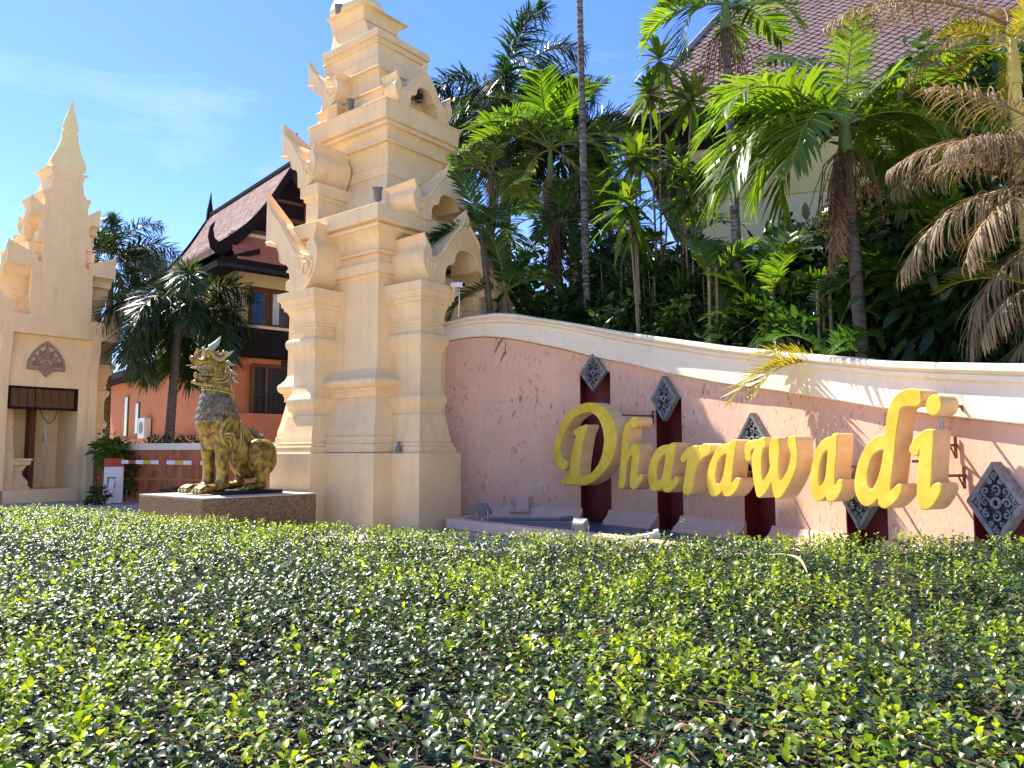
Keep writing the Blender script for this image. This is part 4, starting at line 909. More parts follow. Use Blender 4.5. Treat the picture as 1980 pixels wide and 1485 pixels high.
def frond_mesh(key, L, n, ll, lw, elev, curl, style, mats, seed, droop=.35, start=.14):
    rnd = random.Random(seed); V = []; F4 = []; F3 = []; T4 = []; T3 = []
    N = 24; pts = [Vector((0, 0, 0))]; angs = []
    for i in range(N):
        t = i / N; a = elev - curl * t ** 1.25; angs.append(a); pts.append(pts[-1] + Vector((math.cos(a), 0, math.sin(a))) * (L / N))
    angs.append(angs[-1]); base_tint = rnd.uniform(.2, .6)
    for i in range(n):
        t = start + (1 - start) * (i + rnd.uniform(-.2, .2)) / n; t = min(max(t, 0), .995); q = t * N; k = min(int(q), N - 1); p = pts[k].lerp(pts[k + 1], q - k); a = angs[k]
        T_ = Vector((math.cos(a), 0, math.sin(a))); Nn = Vector((-math.sin(a), 0, math.cos(a)))
        tt = (t - start) / (1 - start); pf = max(.25, math.sin(PI * (.16 + .78 * tt)) ** .7)
        for s in (1, -1):
            if style == 'fox': v = rnd.uniform(-1.5, 1.5); A = rnd.uniform(.70, 1.15)
            elif style == 'dead': v = rnd.uniform(-1.2, .1); A = rnd.uniform(.45, .9)
            elif style == 'flat': v = rnd.uniform(.05, .35); A = 1.18 - .65 * tt + rnd.uniform(-.06, .06)
            elif style == 'curl': v = rnd.uniform(.0, .75); A = 1.05 - .45 * tt + rnd.uniform(-.15, .15)
            else: v = rnd.uniform(.25, .7); A = 1.1 - .5 * tt + rnd.uniform(-.08, .08)
            d = (T_ * math.cos(A) + (Vector((0, s, 0)) * math.cos(v) + Nn * math.sin(v)) * math.sin(A)).normalized()
            ref = Nn + Vector((rnd.uniform(-.3, .3), rnd.uniform(-.3, .3), rnd.uniform(-.2, .2))); wv = d.cross(ref).normalized() * (lw / 2 * (.6 + .4 * pf))
            leaflet(V, F4, F3, T4, T3, p, d, wv, ll * pf * rnd.uniform(.85, 1.1), droop * rnd.uniform(.6, 1.4), min(1, max(0, base_tint + rnd.uniform(-.22, .3))), curl=(rnd.uniform(.9, 3.6) if style == 'curl' else 0))
    nl = len(F4) + len(F3); nq = len(F4)
    # stem
    R4 = []; n0 = len(V)
    for i in range(0, N + 1, 2):
        r = (.020 - .016 * i / N) * (L / 2.2) + .003; a = angs[min(i, N)]; Nn = Vector((-math.sin(a), 0, math.cos(a)))
        for k in range(3): V.append(pts[i] + (Vector((0, 1, 0)) * math.cos(2.1 * k) + Nn * math.sin(2.1 * k)) * r)
    for i in range(N // 2):
        for k in range(3): R4.append((n0 + i * 3 + k, n0 + i * 3 + (k + 1) % 3, n0 + i * 3 + 3 + (k + 1) % 3, n0 + i * 3 + 3 + k))
    F = [np.array(F4 + R4), np.array(F3)]
    return np_mesh('frond', np.array([tuple(v) for v in V]), F, T4 + [.7] * len(R4) + T3, mats, [0] * nq + [1] * len(R4) + [0] * len(F3))
ELEV = [1.35, .95, .55, .15, -.25]
def frond_set(key, L, n, ll, lw, curl, style, mats, droop=.35):
    FR[key] = [frond_mesh(key, L, n, ll, lw, e, curl * (1.0 + .12 * i), style, mats, hash_(key) + i, droop) for i, e in enumerate(ELEV)]
def hash_(s): return sum(ord(c) * 7 for c in s)
STEM = mat('frond_stalk', (.20, .24, .06, 1), rough=.45, var=.2)
STEMD = mat('dry_stalk', (.32, .20, .11, 1), rough=.8, var=.2)
frond_set('fox', 2.5, 135, .70, .040, 1.75, 'fox', [M['foxtail'], STEM], .40)
frond_set('palm', 2.2, 30, .72, .075, 1.15, 'v', [M['palm'], STEM], .22)
frond_set('dark', 2.0, 30, .66, .07, 1.2, 'v', [M['palm_dark'], STEM], .25)
frond_set('broad', 2.9, 30, .95, .095, 1.25, 'flat', [M['palm'], STEM], .35)
frond_set('dying', 3.0, 78, .85, .022, 1.0, 'curl', [M['dying'], STEMD], .25)
frond_set('yell', 1.9, 40, .55, .045, .9, 'v', [M['yellowing'], M['yellow_shaft']], .15)
FR['deadhang'] = [frond_mesh('deadhang', 1.9, 60, .55, .03, -1.25, .35, 'dead', [M['dead'], STEMD], 900 + i, .5, .05) for i in range(3)]

def add_frond(parent, key, idx, loc, az, sc=1.0, roll=0, name='frond'):
    o = bpy.data.objects.new(name, FR[key][idx]); o.location = loc; o.rotation_euler = (roll, 0, az); o.scale = (sc, sc, sc); return link(o, parent)
def trunk(parent, path, r0, r1, m, ring=.16, name='trunk'):
    P = smooth_path([tuple(p) for p in path], 12); mb = MB(); L = 0; rr = []; pts = []
    full = [Vector(p) for p in P]; tot = sum((b - a).length for a, b in zip(full, full[1:])); nseg = max(4, int(tot / ring)); 
    cu_ = [0]
    for a, b in zip(full, full[1:]): cu_.append(cu_[-1] + (b - a).length)
    def pos(s):
        for i in range(len(full) - 1):
            if cu_[i + 1] >= s - 1e-6: return full[i].lerp(full[i + 1], (s - cu_[i]) / max(1e-6, cu_[i + 1] - cu_[i]))
        return full[-1]
    for i in range(nseg):
        r = r0 + (r1 - r0) * i / nseg
        for f, k in ((0, 1.08), (.18, 1.0), (.85, .97)): pts.append(pos(tot * (i + f) / nseg)); rr.append(r * k)
    pts.append(full[-1]); rr.append(r1); mb.tube(pts, rr, 10)
    return mb.build(name, m, parent, True, 60)
def palm(kind, base, top, label, group, r=(.14, .10), key='palm', nfr=12, sc=1.0, bend=0, bark='purple_bark', shaft=None, dead=0, name='palm_tree', az0=0, elevs=None, seed=0, fruit=False):
    rnd = random.Random(seed + 11); base = Vector(base); top = Vector(top)
    e = empty(name, base, 0, label, 'palm', group); t = top - base
    mid_ = t * .5 + Vector((bend, 0, 0)); trunk(e, [(0, 0, 0), mid_, t], r[0], r[1], M[bark])
    c = t.copy()
    if shaft:
        trunk(e, [t, t + Vector((0, 0, .35)), t + Vector((0, 0, .75))], r[1] * 1.25, r[1] * .6, M[shaft], .8, 'crownshaft'); c = t + Vector((0, 0, .65))
    for k in range(nfr):
        idx = elevs[k % len(elevs)] if elevs else [0, 1, 1, 2, 2, 3, 2, 3, 1, 2, 4, 3][k % 12]
        az = az0 + k * 2.399 + rnd.uniform(-.2, .2); add_frond(e, key, idx, c + Vector((math.cos(az) * .05, math.sin(az) * .05, -.05 * (k / nfr))), az, sc * rnd.uniform(.85, 1.1), rnd.uniform(-.25, .25))
    for k in range(dead):
        az = rnd.uniform(0, 6.28); add_frond(e, 'deadhang', k % 3, t + Vector((math.cos(az) * r[1], math.sin(az) * r[1], -.05)), az, rnd.uniform(.7, 1.1) * sc, 0, 'dead_frond')
    if fruit:
        mb = MB()
        for k in range(46):
            az = rnd.uniform(0, 6.28); q = [Vector((0, 0, 0))]; rr_ = rnd.uniform(.3, .75)
            for j in range(1, 5): q.append(Vector((math.cos(az) * rr_ * j / 4 * 1.0, math.sin(az) * rr_ * j / 4, .12 * j - .085 * j * j * rnd.uniform(.8, 1.3))))
            mb.tube([t + v for v in q], .009, 3)
            for j in range(5): mb.ell(t + q[4] + Vector((rnd.uniform(-.07, .07), rnd.uniform(-.07, .07), rnd.uniform(-.1, .18))), (.022, .022, .026), 5, 3)
        mb.build('fruit_bunch', M['twig'], e)
    return e

def behind_wall(x, y, m):
    best = min(range(len(wl)), key=lambda i: (wl[i].x - x) ** 2 + (wl[i].y - y) ** 2); p = wl[best]; d = (wl[min(best + 3, len(wl) - 1)] - wl[max(best - 3, 0)]).normalized(); n = Vector((abs(d.y), abs(d.x))); return (x - p.x) * n.x + (y - p.y) * n.y > m
def cluster(name, base, label, cat, group, n, key, h, sc, spread, seed, elevs=(0, 1, 1, 2, 2, 3)):
    """stemless clump of fronds"""
    rnd = random.Random(seed); e = empty(name, base, 0, label, cat, group)
    for k in range(n):
        az = k * 2.399 + rnd.uniform(-.3, .3)
        if not behind_wall(base[0] + math.cos(az) * 1.5 * sc, base[1] + math.sin(az) * 1.5 * sc, .5): az += PI
        add_frond(e, key, elevs[k % len(elevs)], (rnd.uniform(-spread, spread), rnd.uniform(-spread, spread), h * rnd.uniform(.5, 1.0)), az, sc * rnd.uniform(.8, 1.1), rnd.uniform(-.3, .3))
    mb = MB()
    for k in range(4):
        x, y = rnd.uniform(-spread, spread), rnd.uniform(-spread, spread); mb.tube([(x, y, 0), (x * .8, y * .8, h)], .03, 6)
    mb.build('stem', M['cane'], e)
    return e

def fan_mesh(seed, R=.5, n=9, mats=None):
    rnd = random.Random(seed); V = []; F4 = []; F3 = []; T4 = []; T3 = []
    for k in range(n):
        a = (k / (n - 1) - .5) * 3.6; d = Vector((math.cos(a) * .9, math.sin(a), rnd.uniform(-.1, .2))).normalized(); wv = d.cross(Vector((0, 0, 1))).normalized() * .026
        leaflet(V, F4, F3, T4, T3, Vector((0, 0, 0)), d, wv, R * rnd.uniform(.85, 1.05), .25, rnd.uniform(0, 1))
    return np_mesh('fan_leaf', np.array([tuple(v) for v in V]), [np.array(F4), np.array(F3)], T4 + T3, mats)
FAN = [fan_mesh(50 + i, .55, 9, M['palm_dark']) for i in range(4)]
def lady_palm(base, label, n, H, spread, seed, group='lady palms along the wall top'):
    rnd = random.Random(seed); e = empty('lady_palm', base, 0, label, 'shrub', group); mb = MB()
    for k in range(n):
        a = rnd.uniform(0, 6.28); rr = spread * math.sqrt(rnd.random()); h = H * rnd.uniform(.40, 1.0) ** .8; x, y = rr * math.cos(a), rr * math.sin(a); az = rnd.uniform(0, 6.28); L = rnd.uniform(.25, .6)
        tip = Vector((x + math.cos(az) * L, y + math.sin(az) * L, h + L * .5))
        if not (behind_wall(base[0] + tip.x, base[1] + tip.y, .85) and behind_wall(base[0] + tip.x + math.cos(az) * .4, base[1] + tip.y + math.sin(az) * .4, .75)): continue
        mb.tube([(x * .6, y * .6, 0), (x, y, h), tip], [.010, .008, .004], 4)
        o = bpy.data.objects.new('fan_leaf', FAN[k % 4]); o.location = tip; o.rotation_euler = (rnd.uniform(-.3, .3), rnd.uniform(.1, .9), az); s_ = rnd.uniform(.8, 1.25); o.scale = (s_, s_, s_); link(o, e)
    mb.build('stem', M['cane'], e); return e

def rosette_mesh(seed, L=.62, n=34, w=.115, m='dracaena'):
    rnd = random.Random(seed); V = []; F4 = []; F3 = []; T4 = []; T3 = []
    for k in range(n):
        az = k * 2.399; el = 1.25 - 1.9 * (k / n) + rnd.uniform(-.15, .15); d = Vector((math.cos(az) * math.cos(el), math.sin(az) * math.cos(el), math.sin(el)))
        side = Vector((-math.sin(az), math.cos(az), 0)) * (w / 2); leaflet(V, F4, F3, T4, T3, Vector((0, 0, -.18 * k / n)), d, side, L * rnd.uniform(.75, 1.1), .3 + .3 * k / n, rnd.uniform(0, 1) * (1 - .4 * k / n))
    return np_mesh('leaf_rosette', np.array([tuple(v) for v in V]), [np.array(F4), np.array(F3)], T4 + T3, M[m])
ROS = [rosette_mesh(70 + i) for i in range(4)]
DEADSK = [rosette_mesh(90 + i, .4, 16, .03, 'dead') for i in range(2)]
def dracaena(base, heads, label, seed, group='dracaenas behind the wall'):
    rnd = random.Random(seed); base = Vector(base); e = empty('dracaena', base, 0, label, 'shrub', group)
    for k, (h, s_) in enumerate(heads):
        s_ *= 1.18
        t = Vector(h) - base; mb = MB(); mb.tube(smooth_path([(t.x * .1 + rnd.uniform(-.1, .1), t.y * .2, 0), (t.x * .55 + rnd.uniform(-.08, .08), t.y * .6, t.z * .55), tuple(t)], 5), [.035 - .0016 * i for i in range(11)], 6); mb.build('cane', M['cane'], e)
        o = bpy.data.objects.new('leaf_rosette', ROS[k % 4]); o.location = t; o.rotation_euler = (rnd.uniform(-.3, .3), rnd.uniform(-.3, .3), rnd.uniform(0, 6)); o.scale = (s_, s_, s_); link(o, e)
        o = bpy.data.objects.new('dead_leaf', DEADSK[k % 2]); o.location = t - Vector((0, 0, .22)); o.rotation_euler = (PI, 0, rnd.uniform(0, 6)); o.scale = (s_ * .6, s_ * .6, s_ * .9); link(o, e)
    return e

def leaf_cloud(n, c, r, size, seed, mat_, name='foliage', droop=.35, shell=.35):
    rng = np.random.default_rng(seed); u = rng.normal(size=(n, 3)); u /= np.linalg.norm(u, axis=1)[:, None]; rad = (shell + (1 - shell) * rng.random(n)) ** .6
    lump = 1 + .28 * np.sin(u[:, 0] * 5 + seed) * np.cos(u[:, 2] * 4 + seed * 2) + .12 * rng.normal(size=n)
    P = np.array(c) + u * rad[:, None] * np.array(r) * lump[:, None]
    d = u * .7 + rng.normal(size=(n, 3)) * .55; d[:, 2] -= droop; d /= np.linalg.norm(d, axis=1)[:, None]
    nn = rng.normal(size=(n, 3)) * .6 + np.array([0, 0, 1.0]); w = np.cross(d, nn); w /= np.linalg.norm(w, axis=1)[:, None] + 1e-9
    L = size * (.6 + .8 * rng.random(n))[:, None]; W2 = L * .19
    k = np.cross(w, d) * L * .06
    V = np.stack([P, P + d * L * .3 + w * W2 - k, P + d * L * .3 - w * W2 - k, P + d * L * .68 + w * W2 * .8 - k, P + d * L * .68 - w * W2 * .8 - k, P + d * L - np.array([0, 0, 1]) * L * .12], 1).reshape(-1, 3)
    b = np.arange(n)[:, None] * 6
    F3 = np.concatenate([b + np.array([[0, 2, 1]]), b + np.array([[3, 4, 5]])]); F4 = b + np.array([[1, 2, 4, 3]])
    tv = np.clip(rng.random(n) * .8 + .15 * np.sin(u[:, 0] * 6 + u[:, 1] * 5), 0, 1)
    return np_mesh(name, V, [F4, F3], np.concatenate([tv, tv, tv]), mat_)
def bush(name, base, r, n, size, label, seed, m='shrub', group='dark shrubs behind the wall', cat='shrub'):
    e = empty(name, base, 0, label, cat, group); o = bpy.data.objects.new('foliage', leaf_cloud(n, (0, 0, r[2] * .95), r, size, seed, M[m])); link(o, e); o['kind'] = 'stuff'
    rnd = random.Random(seed); mb = MB()
    for k in range(7):
        a = rnd.uniform(0, 6.28); mb.tube(smooth_path([(0, 0, 0), (math.cos(a) * r[0] * .3, math.sin(a) * r[1] * .3, r[2] * .8), (math.cos(a) * r[0] * .7, math.sin(a) * r[1] * .7, r[2] * 1.5)], 4), [.04, .037, .034, .03, .027, .023, .018, .013, .007], 5)
    mb.build('branch', M['twig'], e); return e

# ================================================================= THAI HOUSE (left, behind the lion)
K = at(450, 876, 36); h1 = empty('thai_house', (K.x, K.y, -.3), math.radians(40.5), 'orange and cream house with a steep tiled Thai gable, behind the lion', 'house')
def hbox(name, m, parent, *b, bv_=0):
    mb = MB(); mb.box(*b); o = mb.build(name, m, parent); 
    if bv_: bevel(o, bv_)
    return o
hbox('lower_wall', M['terracotta'], h1, 0, 9, .3, 23, -.2, 6.25)
hbox('upper_wall', M['house_cream'], h1, .25, 9, .55, 13.5, 6.25, 10.9)
hbox('band', M['terracotta'], h1, -.12, 9, .18, 23, 6.0, 6.35)
hbox('recess_shade_panel', M['darkwood'], h1, .5, 8.5, .2, .296, -.1, 1.75)  # flat dark slab on the wall, painted as the shade of a recess
hbox('parapet', M['terracotta'], h1, -.25, 9, -.75, .25, 1.95, 3.72, bv_=.02)
hbox('ledge', M['brownwood'], h1, -.1, 9, -.6, .25, 1.6, 1.95)
hbox('ledge', M['terracotta'], h1, -.35, -.002, .3, 23, 2.3, 2.75)
RPX = [(0, 15.85), (.6, 14.7), (1.3, 13.5), (2.1, 12.4), (2.9, 11.6), (3.5, 11.1)]
XR = 2.24
mb = MB(); T_ = .18
for s in (1, -1):
    top = [(XR + s * x, z) for x, z in RPX]; bot = [(XR + s * x, z - T_) for x, z in RPX]
    prof_ = top + bot[::-1]; mb.rings([[(x, y, z) for x, z in prof_] for y in (-.9, 10.4)])
mb.build('roof', M['tile_red'], h1)
tl = MB()                                   # tile courses on the visible slope
rndt = random.Random(3)
for s in (-1,):
    P = smooth_path(RPX, 8); seg = [0]
    for a, b in zip(P, P[1:]): seg.append(seg[-1] + math.dist(a, b))
    nrow = 40
    for r in range(nrow):
        d0 = seg[-1] * r / nrow; d1 = seg[-1] * (r + 1.35) / nrow
        def pp(d):
            for i in range(len(P) - 1):
                if seg[i + 1] >= d: t = (d - seg[i]) / (seg[i + 1] - seg[i]); return (P[i][0] + (P[i + 1][0] - P[i][0]) * t, P[i][1] + (P[i + 1][1] - P[i][1]) * t)
            return P[-1]
        (xa, za), (xb, zb) = pp(d0), pp(min(d1, seg[-1]))
        for k in range(48):
            y0 = -.9 + 11.3 * (k + .5 * (r % 2)) / 48; y1 = y0 + 11.3 / 48 * .93; lift = .035 + rndt.uniform(0, .02)
            tl.add([(XR + s * xa, y0, za + .012), (XR + s * xa, y1, za + .012), (XR + s * xb, y1, zb + lift), (XR + s * xb, y0, zb + lift), (XR + s * xb, y1, zb), (XR + s * xb, y0, zb)], [(0, 1, 2, 3), (3, 2, 4, 5)])
tag(tl.build('roof_tiles', M['tile_red'], h1, fix=False), kind='stuff')
hbox('ridge_cap', M['darkwood'], h1, XR - .12, XR + .12, -.95, 10.45, 15.80, 15.98)
hbox('attic', M['darkwood'], h1, XR - 2.9, XR + 2.9, -.19, 10.2, 10.6, 11.55)
def barge(y, name='bargeboard'):
    for s in (1, -1):
        mb = MB(); P = smooth_path([(0, 16.0), (.6, 14.95), (1.3, 13.75), (2.1, 12.65), (2.9, 11.85), (3.55, 11.3)], 4)
        up_ = [(x, z) for x, z in P]; lo = [(x * .96 - .02, z - .50 - .1 * (x / 3.5)) for x, z in P]
        prof_ = up_ + [(3.75, 11.45), (3.82, 11.85), (3.72, 12.25), (3.95, 11.95), (4.02, 11.5), (3.9, 11.0), (3.6, 10.75)] + lo[::-1]
        mb.prism([(XR + s * x, y - .06, z) for x, z in prof_], [(XR + s * x, y + .06, z) for x, z in prof_]); mb.build(name, M['darkwood'], h1)
    mb = MB(); q = [(-.22, 15.6), (-.17, 16.2), (-.08, 16.7), (.02, 17.3), (.06, 16.7), (.14, 16.2), (.22, 15.6)]
    mb.prism([(XR + x, y - .08, z) for x, z in q], [(XR + x, y + .08, z) for x, z in q]); mb.build('finial', M['darkwood'], h1)
barge(-.98); barge(10.5)
mb = MB(); mb.prism([(XR + x, -.4, z) for x, z in ((-3.2, 11.0), (3.2, 11.0), (0, 15.3))], [(XR + x, -.2, z) for x, z in ((-3.2, 11.0), (3.2, 11.0), (0, 15.3))]); mb.build('gable_panel', M['darkwood'], h1)
for x0, x1, z0, z1 in ((-2.4, 2.4, 12.09, 12.3), (-1.5, 1.5, 13.0, 13.2), (-.9, -.75, 12.3, 14.2), (.75, .9, 12.3, 14.2), (-.7, .7, 13.9, 14.05)): hbox('gable_batten', M['brownwood'], h1, XR + x0, XR + x1, -.47, -.403, z0, z1)
SKP = ((-.42, 11.95), (-1.7, 10.55), (-1.7, 10.42), (-.42, 11.6)); mb = MB(); mb.prism([(-.7, y, z) for y, z in SKP], [(9, y, z) for y, z in SKP]); mb.build('skirt_roof', M['skirt_tile'], h1)
mb = MB(); mb.prism([(x, y, z) for x, y, z in ((-1.5, -1.7, 10.4), (-1.5, 13, 10.4), (-1.5, 13, 10.1), (-1.5, -1.7, 10.1))], [(x, y, z) for x, y, z in ((.4, -1.5, 11.2), (.4, 13, 11.2), (.4, 13, 10.95), (.4, -1.5, 10.95))]); mb.build('side_eave', M['darkwood'], h1)
hbox('fascia', M['darkwood'], h1, -1.5, 9, -1.78, -1.702, 9.95, 10.5); hbox('gutter', M['black'], h1, -1.5, 9, -1.95, -1.785, 10.02, 10.2); hbox('cream_strip', M['house_white'], h1, -.6, 5.2, -.55, -.41, 11.93, 12.08)
wf = hbox('window', M['brownwood'], h1, .75, 3.75, .50, .545, 7.85, 9.85)
for x0 in (.82, 1.80, 2.78):
    hbox('frame', M['brownwood'], wf, x0, x0 + .9, .46, .498, 9.62, 9.75); hbox('frame', M['brownwood'], wf, x0, x0 + .9, .46, .498, 7.95, 8.08); hbox('frame', M['brownwood'], wf, x0, x0 + .1, .46, .498, 8.08, 9.62); hbox('frame', M['brownwood'], wf, x0 + .8, x0 + .9, .46, .498, 8.08, 9.62)
    hbox('pane', M['glass'], wf, x0 + .1, x0 + .8, .482, .496, 8.08, 9.62)
    hbox('curtain', M['curtain'] if x0 > 1 else M['curtain_blue'], wf, x0 + .12, x0 + .45, .470, .480, 8.1, 9.6)
hbox('box_balcony', M['darkwood'], h1, -.12, 6, -.72, .25, 6.40, 7.65); hbox('ledge', M['house_white'], h1, -.1, 6, -.75, .54, 7.652, 7.78)
op = hbox('balcony_dark_panel', M['black'], h1, .85, 4.3, .20, .296, 3.72, 5.95)  # flat black slab, painted as the dark depth of an opening
for x0, x1 in ((.80, .98), (1.5, 1.62), (3.4, 3.6)): hbox('frame', M['brownwood'], op, x0, x1, .12, .198, 3.72, 5.98)
hbox('frame', M['brownwood'], op, .8, 4.3, .12, .198, 5.98, 6.12)
rl = hbox('railing', M['black'], h1, .85, 4.4, -.70, -.64, 4.55, 4.63)
for k in range(14): hbox('baluster', M['black'], rl, .9 + .25 * k, .94 + .25 * k, -.69, -.65, 3.722, 4.55)
hbox('wall_lamp', M['black'], h1, 2.3, 2.55, .08, .176, 6.02, 6.34)
mb = MB(); mb.tube([(.1, .40, 7.0), (-.7, .35, 9.3)], .09, 5); mb.build('brace', M['darkwood'], h1); mb = MB(); mb.tube([(.1, 6.4, 7.0), (-.7, 6.4, 9.3)], .09, 5); mb.build('brace', M['darkwood'], h1)
for y0, z0, z1 in ((17.3, 2.9, 5.5), (14.9, 3.0, 5.0)):
    w_ = hbox('window', M['brownwood'], h1, -.06, -.003, y0, y0 + .75, z0, z1); hbox('pane', M['glass'], w_, -.08, -.062, y0 + .1, y0 + .65, z0 + .1, z1 - .1)
ac = hbox('air_conditioner', M['white'], h1, -.46, -.06, 12.3, 13.5, 2.76, 3.95, bv_=.03)
mb = MB(); mb.lathe([(.33, 0), (.36, .03), (.30, .04), (.05, .05)], n=20); o = mb.build('fan_grille', M['greym'], ac); o.rotation_euler = (0, -PI / 2, 0); o.location = (-.462, 12.9, 3.36)
hbox('lower_eave', M['darkwood'], h1, -1.3, -.003, 7.5, 23, 6.36, 6.75)

# ================================================================= HOTEL BLOCK (right, behind the palms)
hA = math.atan2(-.31, .95)
h2 = empty('hotel_block', (5.6, 24, 0), hA, 'yellow walled hotel block with a hipped tiled roof behind the right palms', 'building')
ex, ey = Vector((math.cos(hA), math.sin(hA), 0)), Vector((-math.sin(hA), math.cos(hA), 0))
cor = Vector((5.6, 24, 0)) - ex * 1.9 - ey * .9; ze = zat(cor.x, cor.y, 232)
hbox('lower_wall', M['terracotta'], h2, .1, 18, .1, 12, -.2, 5.6); hbox('middle_wall', M['house_white'], h2, .05, 18, .05, 12, 5.6, 9.4); hbox('upper_wall', M['house_bounce_yellow'], h2, 0, 18, 0, 12, 9.4, ze - .35)
hbox('ledge', M['house_white'], h2, -.5, 2.2, -.5, .2, 6.9, 7.25); hbox('ledge', M['terracotta'], h2, -.8, 2.2, -.7, .2, 5.65, 6.0); hbox('black_shade_box', M['black'], h2, -.3, 2.2, -.3, .2, 6.0, 6.9)  # the black box is solid, added as the shade between the ledges
bay = hbox('bay_window', M['house_white'], h2, 4.4, 8.4, -.9, .04, 5.6, 8.6); hbox('pane', M['glass'], bay, 4.7, 8.1, -.92, -.903, 6.5, 7.5); hbox('sill', M['house_white'], bay, 4.3, 8.5, -1.05, -.85, 6.2, 6.4); hbox('soffit', M['darkwood'], bay, 4.4, 8.4, -.88, .04, 5.3, 5.598)
for x0 in (10, 13.5):
    w_ = hbox('window', M['brownwood'], h2, x0, x0 + 1.8, -.06, -.004, 7.2, 9.0); hbox('pane', M['glass'], w_, x0 + .12, x0 + 1.68, -.08, -.062, 7.32, 8.88)
XE0, XE1, YE0, YE1 = -1.9, 20, -.9, 13.0; RG = (1.0, 17.0, 6.05); 
rg = Vector((5.6, 24, 0)) + ex * RG[0] + ey * RG[2]; zr = zat(rg.x, rg.y, 18)
mb = MB(); E_ = [(XE0, YE0, ze), (XE1, YE0, ze), (XE1, YE1, ze), (XE0, YE1, ze), (RG[0], RG[2], zr), (RG[1], RG[2], zr)]
mb.add(E_, [(0, 1, 5, 4), (1, 2, 5), (2, 3, 4, 5), (3, 0, 4), (0, 3, 2, 1)]); mb.build('roof', mat('roof_underlay', (.035, .022, .022, 1), rough=.9), h2)
hbox('fascia', M['darkwood'], h2, XE0 + .1, XE1 - .1, YE0 + .02, YE0 + .14, ze - .32, ze - .003); hbox('fascia', M['darkwood'], h2, XE0 + .02, XE0 + .14, YE0 + .1, YE1 - .1, ze - .32, ze - .003); hbox('gutter', M['black'], h2, XE0 - .02, XE1, YE0 - .14, YE0 - .005, ze - .12, ze + .03); hbox('front_soffit', M['darkwood'], h2, .02, XE1 - .1, YE0 + .145, .25, ze - .34, ze - .2)
hbox('eave_beam', M['darkwood'], h2, -.3, 18, -.12, -.003, ze - .9, ze - .36)
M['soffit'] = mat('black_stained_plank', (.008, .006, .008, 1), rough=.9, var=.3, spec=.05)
pl = None
for k in range(11):
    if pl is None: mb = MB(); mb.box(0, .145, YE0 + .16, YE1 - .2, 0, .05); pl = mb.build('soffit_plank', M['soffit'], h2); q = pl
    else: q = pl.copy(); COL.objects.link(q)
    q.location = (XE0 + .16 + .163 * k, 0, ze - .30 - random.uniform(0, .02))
# glazed lozenge tiles, the best seen ones singly, the rest joined
tv = Vector((0, RG[2] - YE0, zr - ze)); tl_len = tv.length; tv.normalize(); tn = Vector((0, -tv.z, tv.y))
TW, TL = .34, .44
tm = MB(); q_ = .43; tm.prism([(0, TL * .05, .055), (TW * q_, TL * .5, .04), (0, TL * .95, .02), (-TW * q_, TL * .5, .04)], [(0, TL * .05, .0), (TW * q_, TL * .5, .0), (0, TL * .95, .0), (-TW * q_, TL * .5, .0)])
hullM = Matrix((Vector((1, 0, 0)), tv, tn)).transposed().to_4x4()
cells = []
r = 0
while r * TL / 2 < tl_len - TL:
    d = r * TL / 2; ins0 = XE0 + (RG[0] - XE0) * d / tl_len; ins1 = XE1 + (RG[1] - XE1) * d / tl_len; k = 0
    while True:
        x = XE0 + TW * k + (TW / 2 if r % 2 else 0); k += 1
        if x > ins1 - .15: break
        if x < ins0 + .15: continue
        cells.append((x, d))
    r += 1
def seen(x, d):
    p = Vector((x, YE0, ze)) + tv * d; w_ = Vector((5.6, 24, 0)) + ex * p.x + ey * p.y; px = 990 + FPX * w_.x / (w_.y * _c + (p.z - EYE) * _s); return 1345 < px < 1600, (w_.length)
cand = sorted([(seen(x, d)[1], x, d) for x, d in cells if seen(x, d)[0]]); single = {(x, d) for _, x, d in cand[:290]}
t0_ = None; joined = MB()
for x, d in cells:
    loc = Vector((x, YE0, ze)) + tv * d + tn * .006; Mx = Matrix.Translation(loc) @ hullM @ Matrix.Rotation(random.uniform(-.03, .03), 4, 'X')
    if (x, d) in single:
        if t0_ is None: t0_ = tm.build('roof_tile', M['tile_grey'], h2); o = t0_
        else: o = t0_.copy(); COL.objects.link(o)
        o.matrix_local = Mx
    else:
        joined.add([Mx @ Vector(p) for p in tm.v], tm.f)
tag(joined.build('roof_tiles', M['tile_grey'], h2, fix=False), kind='stuff')
mb = MB(); mb.tube([(XE0, YE0, ze + .06), (RG[0], RG[2], zr + .08), (RG[1], RG[2], zr + .08)], .13, 6); mb.build('ridge_cap', M['stone'], h2)

# ================================================================= BARRIER, PLANTER, LITTLE THINGS BY THE GATE
bp = at(218, 962, 30.5); b_ = empty('parking_barrier', (bp.x, bp.y, -.3), .5, 'parking barrier with a red-topped white post and a long striped arm behind the lion', 'barrier')
zt_ = zat(bp.x, bp.y, 886) + .3
hbox('housing', M['white'], b_, -.33, .33, -.25, .25, 0, zt_ - .32, bv_=.02); hbox('top', M['redpaint'], b_, -.35, .35, -.27, .27, zt_ - .318, zt_, bv_=.02)
mb = MB(); mb.box(-.10, .10, -.03, .03, 0, .95, Matrix.Translation((-.2, -.42, 0)) @ Matrix.Rotation(.16, 4, 'Y') @ Matrix.Rotation(-.12, 4, 'X')); mb.build('loose_panel', M['white'], b_); hbox('keyhole_plate', M['greym'], b_, -.22, .05, -.262, -.252, .6, 1.0)
a = at(236, 893, 30.3); c = at(540, 896, 24.5)
arm = empty('arm', (a.x, a.y, a.z), math.atan2(c.y - a.y, c.x - a.x)); arm.parent = b_; bpy.context.view_layer.update(); arm.matrix_parent_inverse = b_.matrix_world.inverted()
Larm = (Vector((c.x, c.y)) - Vector((a.x, a.y))).length; ns = 18
